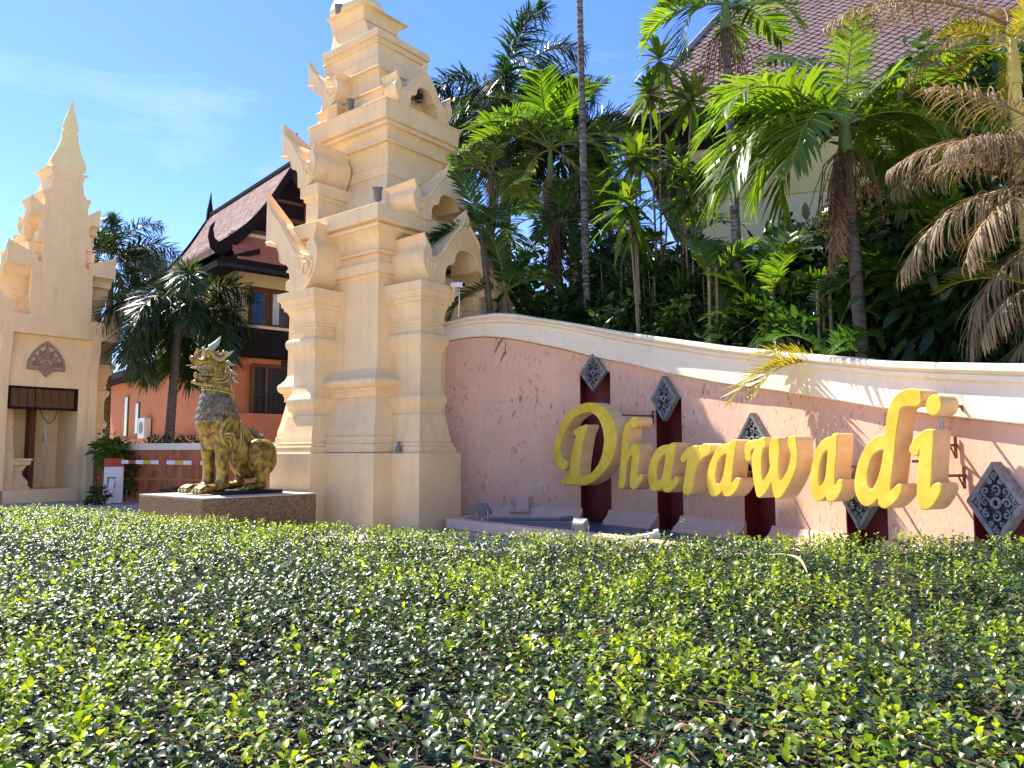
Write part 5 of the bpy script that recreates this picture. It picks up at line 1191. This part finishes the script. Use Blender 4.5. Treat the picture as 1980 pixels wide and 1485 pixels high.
M['stripe_yellow'] = mat('barrier_yellow', (.62, .40, .02, 1), rough=.5)
for k in range(ns): hbox('stripe', M[('white', 'redpaint', 'white', 'stripe_yellow')[k % 4]], arm, Larm * k / ns, Larm * (k + 1) / ns - .003, -.03, .03, -.07, .07)
pa, pb, pc = at(188, 862, 33.0), at(395, 860, 30.0), at(560, 862, 27.5)
plw = empty('planter_wall', (0, 0, 0), 0, 'orange plastered planter wall with a cream coping behind the barrier arm', 'wall')
def wallseg(name, m, pts, z0, z1, th, off=0):
    mb = MB(); rings = []
    for p in pts: rings.append([(p.x, p.y - off, z0), (p.x, p.y + th, z0), (p.x, p.y + th, z1), (p.x, p.y - off, z1)])
    mb.rings(rings); return mb.build(name, m, plw)
zc_ = pa.z + .02
wallseg('wall_face', M['stain_orange'], (pa, pb, pc), -.5, zc_ - .2, .3); wallseg('coping', M['pale'], (pa, pb, pc), zc_ - .198, zc_ + .06, .36, .08); wallseg('groove', M['terracotta'], (pa, pb, pc), .55, .62, .29, .012)

def cctv(p, yaw, label):
    e = empty('security_camera', p, yaw, label, 'security camera'); mb = MB(); mb.tube([(-.14, 0, 0), (.13, 0, -.03), (.17, 0, -.035)], [.055, .06, .062], 10); mb.build('housing', M['white'], e, True, 40)
    mb = MB(); mb.tube([(.171, 0, -.035), (.176, 0, -.036)], .052, 10); mb.build('lens', M['lens'], e); mb = MB(); mb.tube([(-.08, 0, -.03), (-.10, .02, -.12), (-.2, .14, -.14)], .018, 6); mb.build('bracket', M['white'], e); return e
q = at(884, 549, 16.75); cctv((q.x, q.y, q.z), -.55, 'white bullet camera in the niche above the cap of the pink wall')
w1 = at(888, 558, 16.9); w2 = at(886, 613, 16.9); mb = MB(); mb.tube([w1, w1.lerp(w2, .5) + Vector((.012, 0, 0)), w2], .014, 5); tag(mb.build('conduit', M['white'], smooth=True), 'thin white cable pipe hanging below the bullet camera', 'pipe')
def spot(name, px, Y, label, sc=1.0, down=False, yaw=0.0, zfix=None):
    p = at(px[0], px[1], Y)
    if zfix is not None: p.z = zfix
    e = empty(name, p, yaw, label, 'spotlight', 'small spotlights fixed to the gate tower'); e.scale = (sc, sc, sc)
    Rm = Matrix.Rotation(2.5 if down else .3, 4, 'X'); mb = MB(); mb.rings([[Rm @ Vector((r * math.cos(2 * PI * k / 10), r * math.sin(2 * PI * k / 10), z)) + Vector((0, 0, .16)) for k in range(10)] for r, z in ((.05, -.1), (.065, -.06), (.068, .06), (.085, .08), (.085, .12))]); mb.build('lamp_head', M['greym'], e, True, 40)
    mb = MB(); mb.rings([[Rm @ Vector((.075 * math.cos(2 * PI * k / 10), .075 * math.sin(2 * PI * k / 10), z)) + Vector((0, 0, .16)) for k in range(10)] for z in (.121, .124)]); mb.build('lens', M['lens'], e)
    mb = MB(); mb.tube([(0, 0, 0), (0, 0, .14)], .025, 6); mb.tube([(0, 0, 0), (0, 0, .02)], .06, 8); mb.build('stand', M['greym'], e); return e
def onT(u, o, z): x, y = tw(u, o); return x, y, z
def spot_at(pos, label, sc=1.0, down=False, yaw=0.0):
    e = spot('spotlight', (990, 742), 10, label, sc, down, yaw); e.location = pos; return e
spot_at(onT(-1.95, 3.45, ZC), 'small grey spotlight on the corner of the wide lower cornice', 1.35)
spot_at(onT(-1.18, 1.55, Z3), 'small spotlight beside the scrolled leaf of the top street-side pediment', 1.2)
spot_at(onT(-.62, .30, ZL - .004), 'spotlight standing on the lotus slab below the gold finial', 1.35)
spot_at(onT(.05, 2.62, Z3 + .40), 'spotlight hanging inside the arch of the highest front pediment', 1.5, True)
x, y, z = onT(.15, 3.5, 0); spot_at((x, y, zat(x, y, 535)), 'round lamp tucked in the arch above the bullet camera', 1.4, True)
sx, sy = tw(-1.56, 3.78); mb = MB(); mb.lathe([(.05, 0), (.065, .03), (.065, .12), (.035, .17), (.03, .22), (.045, .23), (.045, .25)], n=10); o = mb.build('glass_jar', M['greym'], smooth=True); o.location = (sx, sy, ZB - .012); tag(o, 'small grey glass jar left on the ledge of the gate tower base', 'jar')

# ================================================================= PALMS AND PLANTS
def ground_at(x, Y, y=760): p = at(x, y, Y); return (p.x, p.y, 0)
GP = 'foxtail palms'
def foxpalm(bx, tx, ty, Y, label, **k):
    b = ground_at(bx, Y); t = at(tx, ty, Y); b = (b[0], b[1], -.3 if Y > 26 else 0); return palm('fox', b, t, label, GP, (.24, .15), 'fox', **k)
foxpalm(207, 214, 535, 36.5, 'dark foxtail palm rising right against the far gate tower', nfr=14, sc=1.35, shaft='green_shaft', seed=1, elevs=[0, 0, 1, 1, 2, 3, 4, 3, 1], bark='purple_bark')
foxpalm(326, 344, 632, 34.5, 'foxtail palm with drooping plumes directly above the lion', nfr=20, sc=1.72, shaft='green_shaft', seed=5, elevs=[1, 2, 2, 3, 3, 3, 4, 4, 2, 0], bark='purple_bark')
foxpalm(985, 975, 240, 23.5, 'tall plumed foxtail palm right of the gate tower top', nfr=18, sc=1.35, shaft='green_shaft', seed=8, elevs=[0, 1, 2, 2, 3, 3, 4, 4, 1, 3], bark='grey_bark')
foxpalm(1112, 1108, 310, 24.5, 'plumed foxtail palm half hidden behind the thin bare trunk', nfr=16, sc=1.3, shaft='green_shaft', seed=9, elevs=[1, 2, 3, 3, 4, 2, 4], bark='grey_bark')
GC = 'feather palms behind the sign wall'
def fpalm(bx, tx, ty, Y, label, key='palm', r=(.09, .065), **k): return palm(key, ground_at(bx, Y), at(tx, ty, Y), label, GC, r, key, **k)
fpalm(1068, 1064, 330, 20.6, 'bright green feather palm in the middle of the clump beside the gate tower', nfr=15, sc=1.25, dead=4, seed=21, bark='grey_bark', shaft='green_shaft', elevs=[0, 1, 1, 2, 2, 3, 1, 2, 4])
palm('dark', ground_at(992, 18.75), at(930, 445, 17.75), 'dark feather palm whose fronds cover the right pediments of the gate tower', GC, (.09, .065), 'dark', nfr=14, sc=.82, dead=1, seed=22, elevs=[0, 1, 2, 2, 3, 3, 1])
palm('dark', ground_at(1015, 18.7), at(978, 560, 18.05), 'low dark feather palm just above the crest of the wall cap', GC, (.09, .065), 'dark', nfr=12, sc=.80, dead=2, seed=23, elevs=[0, 1, 2, 1, 3, 2, 3])
fpalm(1088, 1080, 430, 20.2, 'slim feather palm with dry brown skirts left of the bare trunk', 'dark', nfr=11, sc=.85, dead=4, seed=24)
fpalm(1185, 1180, 440, 20.6, 'dark feather palm right behind the bare trunk', 'dark', nfr=12, sc=.95, dead=3, seed=25)
fpalm(958, 950, 330, 21.2, 'green feather palm close against the upper gate tower', 'palm', nfr=10, sc=.85, dead=1, seed=26, elevs=[0, 1, 2, 3, 2])
palm('tall', ground_at(1142, 18.3), at(1119, -70, 18.3), 'tall thin bare palm trunk running up out of the picture', None, (.105, .075), 'palm', nfr=9, sc=.9, bark='grey_bark', elevs=[0, 1, 1, 2], seed=31, shaft='green_shaft')
palm('fruit', ground_at(1447, 15.6), at(1402, 62, 15.6), 'thin ringed palm with a hanging fruit bunch before the tiled roof', None, (.105, .085), 'palm', nfr=10, sc=.95, bark='grey_bark', elevs=[1, 2, 3, 2, 4, 3, 1], seed=33, fruit=True, shaft='green_shaft', az0=.3)
t3 = palm('big', ground_at(1686, 12.7), at(1636, 300, 12.7), 'large leaning palm with a long dead brown skirt at the right', None, (.115, .095), 'broad', nfr=0, bark='purple_bark', shaft='green_shaft', seed=35, fruit=True)
tp = at(1636, 300, 12.7) - t3.location; tc_ = tp + Vector((-.02, 0, .62))
for az, idx, sc_ in ((2.75, 1, .85), (1.9, 0, .90), (.35, 1, .92), (-.15, 2, .85), (.9, 1, .8), (3.05, 2, .92), (3.5, 3, 1.0), (2.4, 3, .8), (-.6, 3, .7), (3.3, 4, .80), (.1, 3, .78), (4.4, 0, .62), (2.3, 1, .85)): add_frond(t3, 'broad', idx, tc_, az, sc_, random.uniform(-.25, .25))
for k, az in enumerate((2.9, 3.4, 2.4, 3.9, 3.1)): add_frond(t3, 'deadhang', k % 3, tp + Vector((-.07 - .02 * k, -.02, .30 - .28 * k)), az, .62, 0, 'dead_frond')
for az, idx, sc_ in ((3.6, 2, 1.0), (2.9, 3, .95), (4.0, 3, .85), (3.2, 3, 1.05), (5.4, 3, .8), (.6, 3, .85), (-.3, 1, .9), (5.9, 2, .85), (2.6, 2, .9)): add_frond(t3, 'broad', idx, tc_ - Vector((0, 0, .12)), az, sc_, random.uniform(-.3, .3))
t4 = palm('yel', ground_at(2015, 11.2), at(1962, 165, 11.2), 'yellowing palm with pale stalk at the top right corner', None, (.10, .085), 'yell', nfr=9, sc=.62, bark='yellow_shaft', shaft='yellow_shaft', seed=37, elevs=[2, 3, 1, 4, 2, 3], fruit=False)
q4 = at(1950, 45, 11.2) - t4.location
add_frond(t4, 'dying', 2, q4, 3.05, .95, .1, 'dead_frond'); add_frond(t4, 'dying', 3, q4, 2.5, .6, .1, 'dead_frond'); add_frond(t4, 'dying', 1, q4, 1.2, .5, .1, 'dead_frond')
cb = at(2120, 760, 9.9); ct = at(2105, 330, 9.9)
t5 = empty('palm_tree', (cb.x, cb.y, 0), 0, 'dying palm reaching in from the right with curled brown fronds', 'palm'); tt5 = ct - t5.location; trunk(t5, [(0, 0, 0), (tt5.x * .5, tt5.y * .5, tt5.z * .5), tuple(tt5)], .12, .10, M['grey_bark'])
for az, idx, sc_, dz in ((3.25, 1, .80, .1), (3.05, 2, .88, .0), (3.45, 2, .82, -.1), (3.15, 3, .95, -.25), (3.4, 3, .85, -.45), (3.0, 4, .85, -.7), (3.35, 4, .72, -.95), (2.7, 2, .8, 0), (3.9, 3, .8, -.3), (1.5, 2, .8, 0), (.4, 2, .8, 0), (5.2, 2, .8, 0), (3.3, 3, .7, -1.55), (3.1, 4, .6, -1.75)): add_frond(t5, 'dying', idx, tt5 + Vector((-.05, 0, dz)), az, sc_, random.uniform(-.3, .3), 'dead_frond')
p = at(1955, 330, 10.6); yl = cluster('young_palm', (p.x + .25, p.y, 0), 'bright yellow-green frond lit from behind near the right edge', 'palm', None, 4, 'yell', p.z + .3, .8, .1, 61, (1, 2))
GD = 'dracaenas behind the wall'
def draco(bx, Y, hs, label, seed): dracaena(ground_at(bx, Y), [(tuple(at(x, y, Y + dy)), s) for x, y, s, dy in hs], label, seed)
draco(1290, 17.2, ((1274, 105, 1.15, 0), (1256, 172, 1.0, .2), (1338, 185, 1.2, -.2)), 'tall lime dracaena reaching highest against the sky left of the roof', 41)
draco(1262, 17.0, ((1228, 296, 1.15, 0), (1300, 300, 1.0, .3)), 'lime dracaena at middle height below the roof corner', 42)
draco(1250, 16.6, ((1214, 385, 1.25, 0), (1226, 430, 1.0, .2)), 'lime dracaena with pale hanging dead leaves right of the bare trunk', 43)
draco(1352, 16.4, ((1335, 372, 1.05, 0), (1356, 340, .9, .2), (1320, 330, .9, .1)), 'green dracaena in front of the yellow hotel wall', 44)
LP_ = ((1150, 19.6, 600, 'lady palm at the foot of the bare trunk', 3), (1222, 18.5, 500, 'lady palm below the hanging dead dracaena leaves', 4), (1300, 17.5, 480, 'broad lady palm spreading over the wall top below the dracaena canes', 5), (1395, 16.4, 500, 'sunlit lady palm left of the ringed palm trunk', 6), (1480, 15.4, 520, 'lady palm under the white bay window', 7), (1560, 14.4, 560, 'dark lady palm left of the leaning palm trunk', 8))
for x, Y, yt, lab, sd_ in LP_: pz2 = at(x, yt, Y); lady_palm(ground_at(x, Y), lab, 110, pz2.z, .95, sd_)
p = at(1600, 705, 12.4); yp = empty('young_palm', (p.x, p.y, 0), 0, 'low yellow-green frond lying across the wall cap, left of the leaning trunk', 'palm'); mb = MB(); mb.tube([(0, 0, 0), (0, 0, p.z)], .05, 6); mb.build('stem', M['cane'], yp)
for az, idx, sc_ in ((3.2, 3, .95), (3.45, 3, .85), (2.8, 2, .7)): add_frond(yp, 'yell', idx, (0, 0, p.z), az, sc_)
for az, idx, sc_ in ((1.2, 2, .6), (.3, 2, .5), (2.2, 1, .6), (-.3, 1, .45)): add_frond(yp, 'dark', idx, (0, 0, p.z + .1), az, sc_)
for i, (x, y, Y, n_, sc_, lab) in enumerate([(1385, 520, 15.4, 13, .80, 'arching green feather palm clump left of the ringed trunk'), (1500, 500, 14.6, 14, .90, 'lime green feather palm clump between the ringed and the leaning trunks'), (1590, 560, 13.4, 11, .75, 'green feather palm clump at the left foot of the leaning trunk'), (1765, 520, 13.4, 13, .85, 'green feather palm clump right of the leaning trunk'), (1860, 430, 13.0, 12, .85, 'green feather palm clump behind the curled brown fronds'), (1210, 520, 18.0, 12, .80, 'green feather palm clump behind the hanging dead dracaena leaves'), (1320, 440, 18.6, 12, .9, 'green feather palm clump under the roof corner')]):
    c = at(x, y, Y); cluster('areca_palm', (c.x, c.y, 0), lab, 'palm', 'feather palm clumps behind the sign wall', n_, 'palm' if i not in (2, 5) else 'dark', c.z, sc_, .22, 500 + i, (0, 0, 1, 1, 2, 2))
SPK = [rosette_mesh(120 + i, 1.0, 44, .075, 'palm_dark') for i in range(3)]
for i, (x, y, Y, n_, lab) in enumerate([(1160, 560, 18.6, 4, 'dark sword-leaved clump between the bare trunk and the dead dracaena leaves'), (1225, 530, 17.9, 5, 'tall dark sword-leaved clump right of the bare trunk'), (1290, 540, 17.1, 5, 'sword-leaved clump under the dracaena canes'), (1370, 545, 16.2, 5, 'sword-leaved clump left of the ringed palm trunk'), (1440, 590, 15.4, 4, 'sword-leaved clump at the foot of the ringed palm trunk'), (1530, 600, 14.3, 4, 'sword-leaved clump above the low yellow-green frond'), (1100, 590, 18.9, 3, 'low dark sword-leaved clump left of the bare trunk')]):
    c = at(x, y, Y); e = empty('sword_plant', (c.x, c.y, 0), 0, lab, 'shrub', 'sword-leaved clumps along the wall top'); rnd = random.Random(600 + i)
    for k in range(n_):
        t = Vector((rnd.uniform(-.55, .55), rnd.uniform(-.1, .45), c.z - .75 * rnd.random() + .25)); o = bpy.data.objects.new('leaf_rosette', SPK[(i + k) % 3]); o.location = t; o.rotation_euler = (rnd.uniform(-.25, .25), rnd.uniform(-.25, .25), rnd.uniform(0, 6)); q = rnd.uniform(.62, .85); o.scale = (q, q, q); link(o, e)
        mb = MB(); mb.tube([(t.x * .5, t.y * .5, 0), (t.x, t.y, t.z * .6), tuple(t)], [.05, .045, .035], 6); mb.build('stem', M['cane'], e)
BS = [(960, 590, 21.0, (1.1, .8, 1.2), 'shady shrub against the right flank of the gate tower'), (1100, 560, 21.5, (1.5, 1, 1.9), 'shady shrub filling the gap behind the twin palm trunks'), (1210, 560, 20.0, (1.3, 1, 1.5), 'shady shrub behind the first lady palms'), (1330, 590, 18.3, (1.4, 1, 1.4), 'shady shrub under the green dracaena'), (1450, 600, 16.8, (1.5, 1, 1.5), 'shady shrub behind the ringed palm trunk'), (1590, 600, 15.2, (1.5, 1, 1.5), 'shady shrub below the hotel bay window'), (1740, 600, 13.8, (1.4, .9, 1.4), 'large dark shrub right of the leaning palm trunk'), (1880, 610, 12.6, (1.3, .9, 1.3), 'large dark shrub beneath the curled brown fronds'), (1990, 560, 12.0, (1.2, .9, 1.5), 'dark shrub at the right edge behind the dying palm'), (1800, 450, 15.0, (1.5, 1, 1.6), 'tall dark shrub before the shaded hotel wall at right'), (1690, 470, 15.8, (1.1, .8, 1.5), 'dark leafy shrub just right behind the dead palm skirt'), (1930, 380, 14.2, (1.4, 1, 1.6), 'tall leafy shrub behind the yellow palm stalk'), (1880, 190, 16.2, (1.7, 1.2, 1.2), 'leafy tree crown before the upper tiled roof at right')]
for i, (x, y, Y, r_, lab) in enumerate(BS):
    c = at(x, y, Y); bz = c.z - r_[2] * .95; e = bush('garden_shrub', (c.x, c.y, 0), r_, 1500, .34 if Y < 17 else .30, lab, 200 + i)
    for ch in e.children:
        if ch.name.startswith('foliage'): ch.location.z = bz
        elif bz > .3: ch.location.z = bz
    mb = MB(); mb.tube([(0, 0, 0), (.05, 0, max(.3, bz * .5)), (0, 0, max(.4, bz + .3))], [.07, .06, .05], 6); mb.build('trunk', M['twig'], e, True)
c = at(1775, 268, 14.0); fb = bush('fishtail_palm', (c.x, c.y, 0), (1.25, .8, .7), 330, .34, 'fishtail palm with ragged orange and green leaflets before the hotel wall', 301, 'fishtail', None, 'palm')
for ch in fb.children: ch.location.z = c.z - .66
mb = MB(); mb.tube([(0, 0, 0), (.1, 0, c.z * .5), (0, 0, c.z)], [.06, .05, .03], 6); mb.build('trunk', M['twig'], fb)
for i, (x, y, Y, lab) in enumerate([(1040, 612, 19.2, 'low dark shrub along the wall top left of the bare trunk'), (1150, 615, 18.5, 'low dark shrub at the foot of the bare trunk behind the cap'), (1250, 620, 17.3, 'low dark shrub between two lady palms above the letter h'), (1350, 635, 16.1, 'low dark shrub behind the cap above the first letter a'), (1460, 650, 15.0, 'low dark shrub behind the cap left of the yellow frond'), (1560, 655, 13.9, 'low dark shrub right behind the low yellow-green frond')]):
    c = at(x, y, Y); e = bush('low_shrub', (c.x, c.y, 0), (.95, .5, .62), 900, .24, lab, 230 + i)
    for ch in e.children: ch.location.z = c.z - .6
    mb = MB(); mb.tube([(0, 0, 0), (.04, 0, c.z * .5), (0, 0, c.z)], [.05, .04, .03], 6); mb.build('trunk', M['twig'], e, True)
# by the gate
p = at(262, 900, 32.2); e = bush('gate_bush', (p.x, p.y, -.3), (.95, .6, 1.15), 1300, .22, 'green bush beside the white barrier post', 401, 'hedge', None)
p = at(215, 840, 31.5); bush('gate_bush', (p.x, p.y, 1.2), (.6, .5, .55), 420, .3, 'spiky light green plant at the foot of the dark foxtail palm', 402, 'dracaena', None)
p = at(187, 945, 29.5); bush('gate_bush', (p.x, p.y, -.3), (.35, .3, .35), 160, .22, 'small sparse weed at the right foot of the booth tower', 403, 'shrub', None)
p = at(335, 945, 28.6); bush('gate_bush', (p.x, p.y, -.3), (.5, .4, .35), 260, .25, 'low dark plant behind the left edge of the pedestal', 404, 'shrub', None)
for x, sd_, lab in ((300, 405, 'small leafy plant on the coping right of the gate bush'), (355, 406, 'little plant on the planter coping behind the head of the lion')):
    p = at(x, 848, 31.6); bush('planter_plant', (p.x, p.y + .6, zc_ - .3), (.8, .3, .35), 300, .22, lab, sd_, 'hedge', None)

# ================================================================= CLIPPED HEDGE IN FRONT
FAR = [(-9, 9.3), (-7.5, 8.9), (-5.5, 8.4), (-3.5, 7.3), (-1.4, 5.78), (0, 5.38), (1.7, 5.08), (3.2, 4.97), (6, 4.9)]
hedge = empty('hedge', (0, 3.2, 0), 0, 'broad clipped hedge of glossy small dark and lime leaves across the foreground', 'hedge')
def hz(x, y):
    n1 = noise.noise(Vector((x * .55, y * .55, 3.1))); n2 = noise.noise(Vector((x * 1.9, y * 1.9, 7.7))); n3 = noise.noise(Vector((x * 6, y * 6, 1.3)))
    return 1.035 + .045 * n1 + .030 * n2 + .020 * n3
mb = MB(); gx = [-9 + .3 * i for i in range(51)]
gy = [.5 + .3 * i for i in range(31)]
def clampY(x, y): return min(y, interp(FAR, x) - .06)
rows_ = [[(x, clampY(x, y) - 3.2, hz(x, clampY(x, y)) - (.14 if y < 3.5 else .075)) for x in gx] for y in gy]
for rr_ in rows_: mb.v += rr_
nx = len(gx)
for j in range(len(gy) - 1):
    for i in range(nx - 1): mb.f.append((j * nx + i, j * nx + i + 1, (j + 1) * nx + i + 1, (j + 1) * nx + i)); mb.m.append(0)
b0_ = len(mb.v); mb.v += [(x, interp(FAR, x) - .06 - 3.2, 0) for x in gx]
for i in range(nx - 1): mb.f.append(((len(gy) - 1) * nx + i, (len(gy) - 1) * nx + i + 1, b0_ + i + 1, b0_ + i)); mb.m.append(0)
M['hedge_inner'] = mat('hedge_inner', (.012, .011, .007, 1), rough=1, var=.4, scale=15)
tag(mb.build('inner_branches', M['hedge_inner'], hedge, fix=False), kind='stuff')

def hedge_leaves():
    rng = np.random.default_rng(5); pts = []
    y = .62
    while y < 9.4:
        dens = 1250 if y < 2.2 else (1050 if y < 4 else 760)
        x0, x1 = max(-9, -(.69 * y + 1.5)), min(6, .69 * y + 1.8); A = (x1 - x0) * .1; n = int(A * dens)
        xs = x0 + (x1 - x0) * rng.random(n); ys = y + .1 * rng.random(n); pts.append(np.stack([xs, ys], 1)); y += .1
    P2 = np.concatenate(pts); lim = np.interp(P2[:, 0], [a for a, b in FAR], [b for a, b in FAR]); P2 = P2[P2[:, 1] < lim + .05 * rng.random(len(P2))]
    Z0 = np.array([hz(a, b) for a, b in P2]); n = len(P2)
    pa_ = np.array([noise.noise(Vector((a * 1.4, b * 1.4, 9.2))) + .5 * noise.noise(Vector((a * 4.2, b * 4.2, 2.2))) for a, b in P2])
    edge = np.clip(1 - (np.interp(P2[:, 0], [a for a, b in FAR], [b for a, b in FAR]) - P2[:, 1]) / .8, 0, 1)
    young = rng.random(n) < np.clip(.16 + .34 * pa_ + .25 * edge, .04, .62)
    hole = np.array([noise.noise(Vector((a * 2.6, b * 2.6, 5.5))) for a, b in P2]); keep = ~((hole > .30) & (rng.random(n) < .72)); P2, Z0, young = P2[keep], Z0[keep], young[keep]; n = len(P2)
    ns_ = 5200; xs = -8.5 + 13 * rng.random(ns_); ys = np.interp(xs, [a for a, b in FAR], [b for a, b in FAR]) + .05 * rng.normal(size=ns_) - .10 * rng.random(ns_)
    zs = np.array([hz(a, b) for a, b in zip(xs, ys)]) - .22 * rng.random(ns_); P2 = np.concatenate([P2, np.stack([xs, ys], 1)]); Z0 = np.concatenate([Z0, zs]); young = np.concatenate([young, rng.random(ns_) < .15]); n = len(P2)
    for nm, sel, per, m in (('leaves', ~young, 6, M['hedge']), ('young_leaves', young, 6, M['young'])):
        Q = P2[sel]; z = Z0[sel]; k = len(Q); yg = nm == 'young_leaves'
        shoot = np.where(rng.random(k) < .004, rng.random(k) * .13, 0) if yg else np.zeros(k)
        lift = (rng.random(k) * .040 - .008) if yg else (-.085 * rng.random(k) ** 1.5)
        C = np.repeat(np.stack([Q[:, 0], Q[:, 1], z + lift + shoot], 1), per, 0); N_ = len(C); j = np.tile(np.arange(per), k)
        az = np.repeat(rng.random(k) * 6.283, per) + j * 2.399 + rng.normal(size=N_) * .3
        el = (.80 - .16 * j if yg else .50 - .13 * j) + rng.normal(size=N_) * .30
        tiltx = np.repeat(rng.normal(size=k) * .30, per); tilty = np.repeat(rng.normal(size=k) * .30, per)
        d = np.stack([np.cos(az) * np.cos(el) + tiltx * np.sin(el), np.sin(az) * np.cos(el) + tilty * np.sin(el), np.sin(el)], 1); d /= np.linalg.norm(d, axis=1)[:, None]
        side = np.stack([-np.sin(az), np.cos(az), np.zeros(N_)], 1) + rng.normal(size=(N_, 3)) * .28; side -= d * (side * d).sum(1)[:, None]; side /= np.linalg.norm(side, axis=1)[:, None]
        up = np.cross(d, side)
        L = ((.022 if yg else .0265) * (.5 + .85 * rng.random(N_) ** 1.3))[:, None]; Wd = L * (.30 if yg else .27)
        C = C + np.array([0, 0, .012]) * (per / 2 - j)[:, None] * .8
        c0 = .10 * L; cup = .10 * L
        m1 = C + d * L * .32 + up * c0 * .3; m2 = C + d * L * .72 + up * c0 * .2; tip = C + d * L - up * L * .08
        V = np.stack([C, m1 + side * Wd + up * cup, m1, m1 - side * Wd + up * cup, m2 + side * Wd * .85 + up * cup, m2, m2 - side * Wd * .85 + up * cup, tip], 1).reshape(-1, 3) - np.array([0, 3.2, 0])
        b = np.arange(N_)[:, None] * 8
        F3 = np.concatenate([b + np.array([[0, 2, 1]]), b + np.array([[0, 3, 2]]), b + np.array([[4, 5, 7]]), b + np.array([[5, 6, 7]])]); F4 = np.concatenate([b + np.array([[1, 2, 5, 4]]), b + np.array([[2, 3, 6, 5]])])
        tv = np.clip(rng.random(N_) ** 1.3, 0, 1); me = np_mesh(nm, V, [F4, F3], np.concatenate([np.tile(tv, 2), np.tile(tv, 4)]), m, smooth=True)
        o = link(bpy.data.objects.new(nm, me), hedge); o['kind'] = 'stuff'
    mb = MB()
    for i in range(1100):
        y = .9 + 4.6 * rng.random() ** 1.8; x = (rng.random() * 2 - 1) * (.68 * y); 
        if y > np.interp(x, [a for a, b in FAR], [b for a, b in FAR]) - .15: continue
        a = rng.random() * 6.28; L = .06 + .22 * rng.random() ** 2; z = hz(x, y) - .035 + .035 * rng.random(); q = []
        for s in range(4): q.append((x + math.cos(a) * L * s / 3 + rng.normal() * .006, y - 3.2 + math.sin(a) * L * s / 3 + rng.normal() * .006, z + .05 * (s / 3) * (rng.random() - .3)))
        mb.tube(q, [.0026, .0022, .0018, .001], 3)
    tag(mb.build('twigs', M['twig'], hedge), kind='stuff')
hedge_leaves()
a = at(1488, 1076, 3.9); mb = MB(); e_ = at(1562, 1118, 3.55)
pts_ = smooth_path([(a.x - .0, a.y, 1.105), (a.x + .06, a.y - .02, 1.11), (a.x + .11, a.y - .1, 1.10), (e_.x, e_.y, 1.07)], 4); w_ = [.004, .006, .011, .013, .010, .009, .012, .013, .010, .008, .006, .004, .002]
mb.rings([[(p[0] - w, p[1], p[2] - w * .3), (p[0], p[1], p[2] + .004), (p[0] + w, p[1], p[2] + w * .3), (p[0], p[1], p[2] - .002)] for p, w in zip(pts_, w_)])
tag(mb.build('dry_leaf', mat('straw_leaf', (.52, .40, .19, 1), rough=.7), smooth=True), 'dry straw-coloured leaf lying on top of the hedge', 'leaf')
